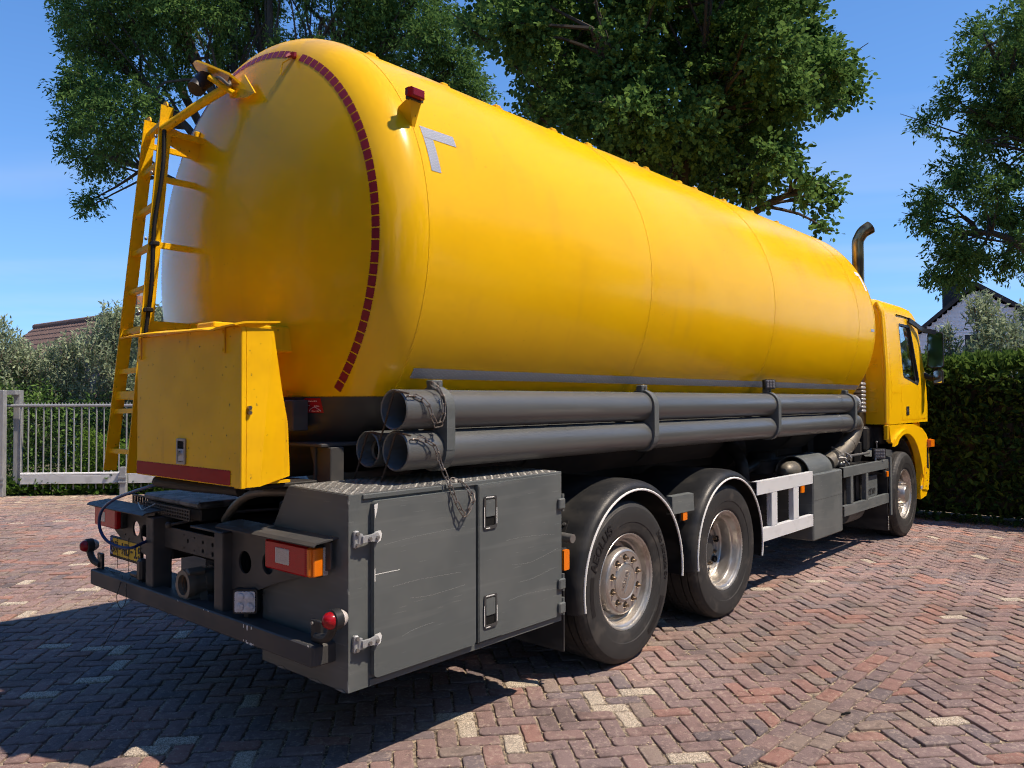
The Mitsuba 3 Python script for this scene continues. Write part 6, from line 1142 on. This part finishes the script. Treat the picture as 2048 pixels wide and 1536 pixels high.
# ---- tiled house at the left, white gable house at the right
mat('roof_tile', lambda p, n, uv: mix((0.105, 0.070, 0.058), (0.175, 0.115, 0.092), fbm(p.x*7, p.y*7, p.z*7, 3)), 0.8)
mat('house_brick', lambda p, n, uv: mix((0.30, 0.14, 0.085), (0.38, 0.20, 0.12), fbm(p.x*5, p.y*5, p.z*14, 3)), 0.85)
mat('board_white', lambda p, n, uv: mix((0.74, 0.76, 0.78), (0.66, 0.68, 0.70), noise(p.x*3, p.y*3, p.z*9)), 0.6)
mat('dark_slate', (0.035, 0.034, 0.036), 0.7); mat('pane_dark', (0.03, 0.035, 0.04), 0.06, coat=1.0)
h1 = thing('tiled_house', 'low brick house with a brown tiled roof behind the shrubs at the left', 'house')
RA, RB = np.array([6.23, 29.43, 4.49]), np.array([7.05, 18.4, 4.49]); ra = (RB-RA)/np.linalg.norm(RB-RA); rn = np.cross(ra, ZA); rn = rn if rn@(CAM-RA) > 0 else -rn
RLn = float(np.linalg.norm(RB-RA)); Mh = basis(RA, ra, rn, np.cross(ra, rn)); sgn = 1 if Mh[2, 2] > 0 else -1
if sgn < 0: Mh = basis(RA, -ra, rn, np.cross(-ra, rn))
hx = lambda x: x if sgn > 0 else -x
slope, run = math.radians(42), 3.0
def hbox(x0, x1, y0, y1, z0, z1, c=.01): return tm(bx(hx(x0), hx(x1), y0, y1, z0-4.49, z1-4.49, c), Mh)
put(h1, 'wall', cat(hbox(.25, RLn-.25, -2.6, 2.6, 0, 2.1), tm(prism([(-2.6, -2.38), (2.6, -2.38), (0, -.15)], 'x', hx(.25) if sgn > 0 else -RLn+.25, hx(RLn-.25) if sgn > 0 else -.25), Mh)), 'house_brick', smooth=False)
rfk = put(h1, 'roof', tm(prism([(0, -.04), (run, -.04-run*math.tan(slope)), (run, -.14-run*math.tan(slope)), (0, -.16), (-run, -.14-run*math.tan(slope)), (-run, -.04-run*math.tan(slope))], 'x', min(hx(0), hx(RLn)), max(hx(0), hx(RLn))), Mh), 'roof_tile', smooth=False)
for i in range(13):
    s0, s1 = i*.30, i*.30+.34; c, s = math.cos(slope), math.sin(slope); pr = [(s0*c, -s0*s+.0), (s1*c, -s1*s+.035), (s1*c, -s1*s-.01), (s0*c, -s0*s-.035)]
    nt = int(RLn/.22); xs = np.linspace(0, RLn, nt*4+1); prof = []
    up_ = [(y, z) for y, z in pr]
    V = []; 
    for q, x in enumerate(xs):
        w = .022*abs(math.sin(PI*q/4))
        for y, z in pr: V.append((hx(x), y, z+w))
    F = []
    for q in range(len(xs)-1):
        for e in range(4): f = (e+1) % 4; F += [[q*4+e, q*4+f, q*4+4+f], [q*4+e, q*4+4+f, q*4+4+e]]
    put(rfk, 'tile_course', tm(trimesh.Trimesh(V, F, process=False), Mh), 'roof_tile', smooth=False)
put(rfk, 'ridge_cap', tube([RA+[0, 0, .02], RB+[0, 0, .02]], .11, 10), 'roof_tile')
chq = np.array([7.17, 22.3])
kc = put(rfk, 'chimney', bx(chq[0]-.3, chq[0]+.3, chq[1]-.3, chq[1]+.3, 3.9, 5.10, .01), 'house_brick'); 
put(h1, 'chimney_pot', bx(chq[0]-.18, chq[0]+.18, chq[1]-.18, chq[1]+.18, 5.10, 5.27, .02), 'galvanised')
kw = put(h1, 'window', hbox(6.3, 7.9, 2.601, 2.66, .95, 2.0, .01), 'white_trim'); put(kw, 'pane', hbox(6.38, 7.08, 2.661, 2.668, 1.03, 1.92, .002), 'pane_dark'); put(kw, 'pane', hbox(7.14, 7.82, 2.661, 2.668, 1.03, 1.92, .002), 'pane_dark')
kd_ = put(h1, 'door', hbox(8.6, 9.5, 2.601, 2.65, .05, 2.05, .01), 'white_trim')
h2 = thing('gable_house', 'house with a pale boarded gable and dark roof edges behind the hedge at the right', 'house')
AP = np.array([35.58, 3.63, 6.6]); gd0 = np.array([.24, -.97, 0]); LE = AP-gd0*2.7-[0, 0, 2.3]; RE = AP+gd0*3.6-[0, 0, 2.3]
gd = RE-LE; gd[2] = 0; gw = float(np.linalg.norm(gd)); gd /= gw; gn = np.cross(ZA, gd); gn = gn if gn@(CAM-AP) > 0 else -gn
Mg = basis(np.array([LE[0], LE[1], 0]), gd, -gn, np.cross(gd, -gn)) if np.cross(gd, -gn)[2] > 0 else None
ax_ = float((AP-LE)[:2]@gd[:2])
if Mg is None: Mg = basis(np.array([LE[0], LE[1], 0]), -gd, -gn, ZA); flip = -1
else: flip = 1
X = lambda x: flip*x
put(h2, 'wall', tm(prism([(X(0), 0), (X(gw), 0), (X(gw), 4.2), (X(ax_), 6.5), (X(0), 4.2)], 'y', 0, 8), Mg), 'board_white', smooth=False)
for i in range(22):
    z = 2.6+i*.17; f = 1 if z < 4.2 else max(0, (6.45-z)/(6.45-4.2)); a, b = ax_*(1-f)+.05, ax_+(gw-ax_)*f-.05
    if b-a > .25: put(h2, 'board', tm(prism([(-.004, z), (-.030, z), (-.012, z+.165), (-.004, z+.165)], 'x', min(X(a), X(b)), max(X(a), X(b))), Mg), 'board_white', smooth=False)
for (xa, za), (xb, zb) in (((-.35, 3.98), (ax_, 6.68)), ((ax_, 6.68), (gw+.35, 3.98))):
    put(h2, 'roof', tm(prism([(X(xa), za), (X(xb), zb), (X(xb), zb+.2), (X(xa), za+.2)], 'y', -.25, 8.2), Mg), 'dark_slate', smooth=False)
put(h2, 'chimney', tm(bx(X(ax_-1.25), X(ax_-.55), 1.2, 1.8, 5.6, 7.35, .02), Mg), 'dark_slate')
put(h2, 'chimney_cap', tm(bx(X(ax_-1.29), X(ax_-.51), 1.16, 1.84, 7.351, 7.41, .01), Mg), 'dark_slate')
put(h2, 'vent_pipe', tm(cat(cyl((X(ax_-.18), .8, 6.5), (X(ax_-.18), .8, 7.2), .06, 10), cyl((X(ax_-.18), .8, 7.2), (X(ax_-.18), .8, 7.34), .10, 10, .04), cyl((X(ax_-.42), .8, 6.3), (X(ax_-.42), .8, 6.8), .07, 10)), Mg), 'dark_slate')
kw = put(h2, 'window', tm(bx(X(ax_-.5), X(ax_+.5), -.05, -.004, 3.4, 4.6, .01), Mg), 'white_trim'); put(kw, 'pane', tm(bx(X(ax_-.42), X(ax_+.42), -.06, -.051, 3.48, 4.52, .003), Mg), 'pane_dark')
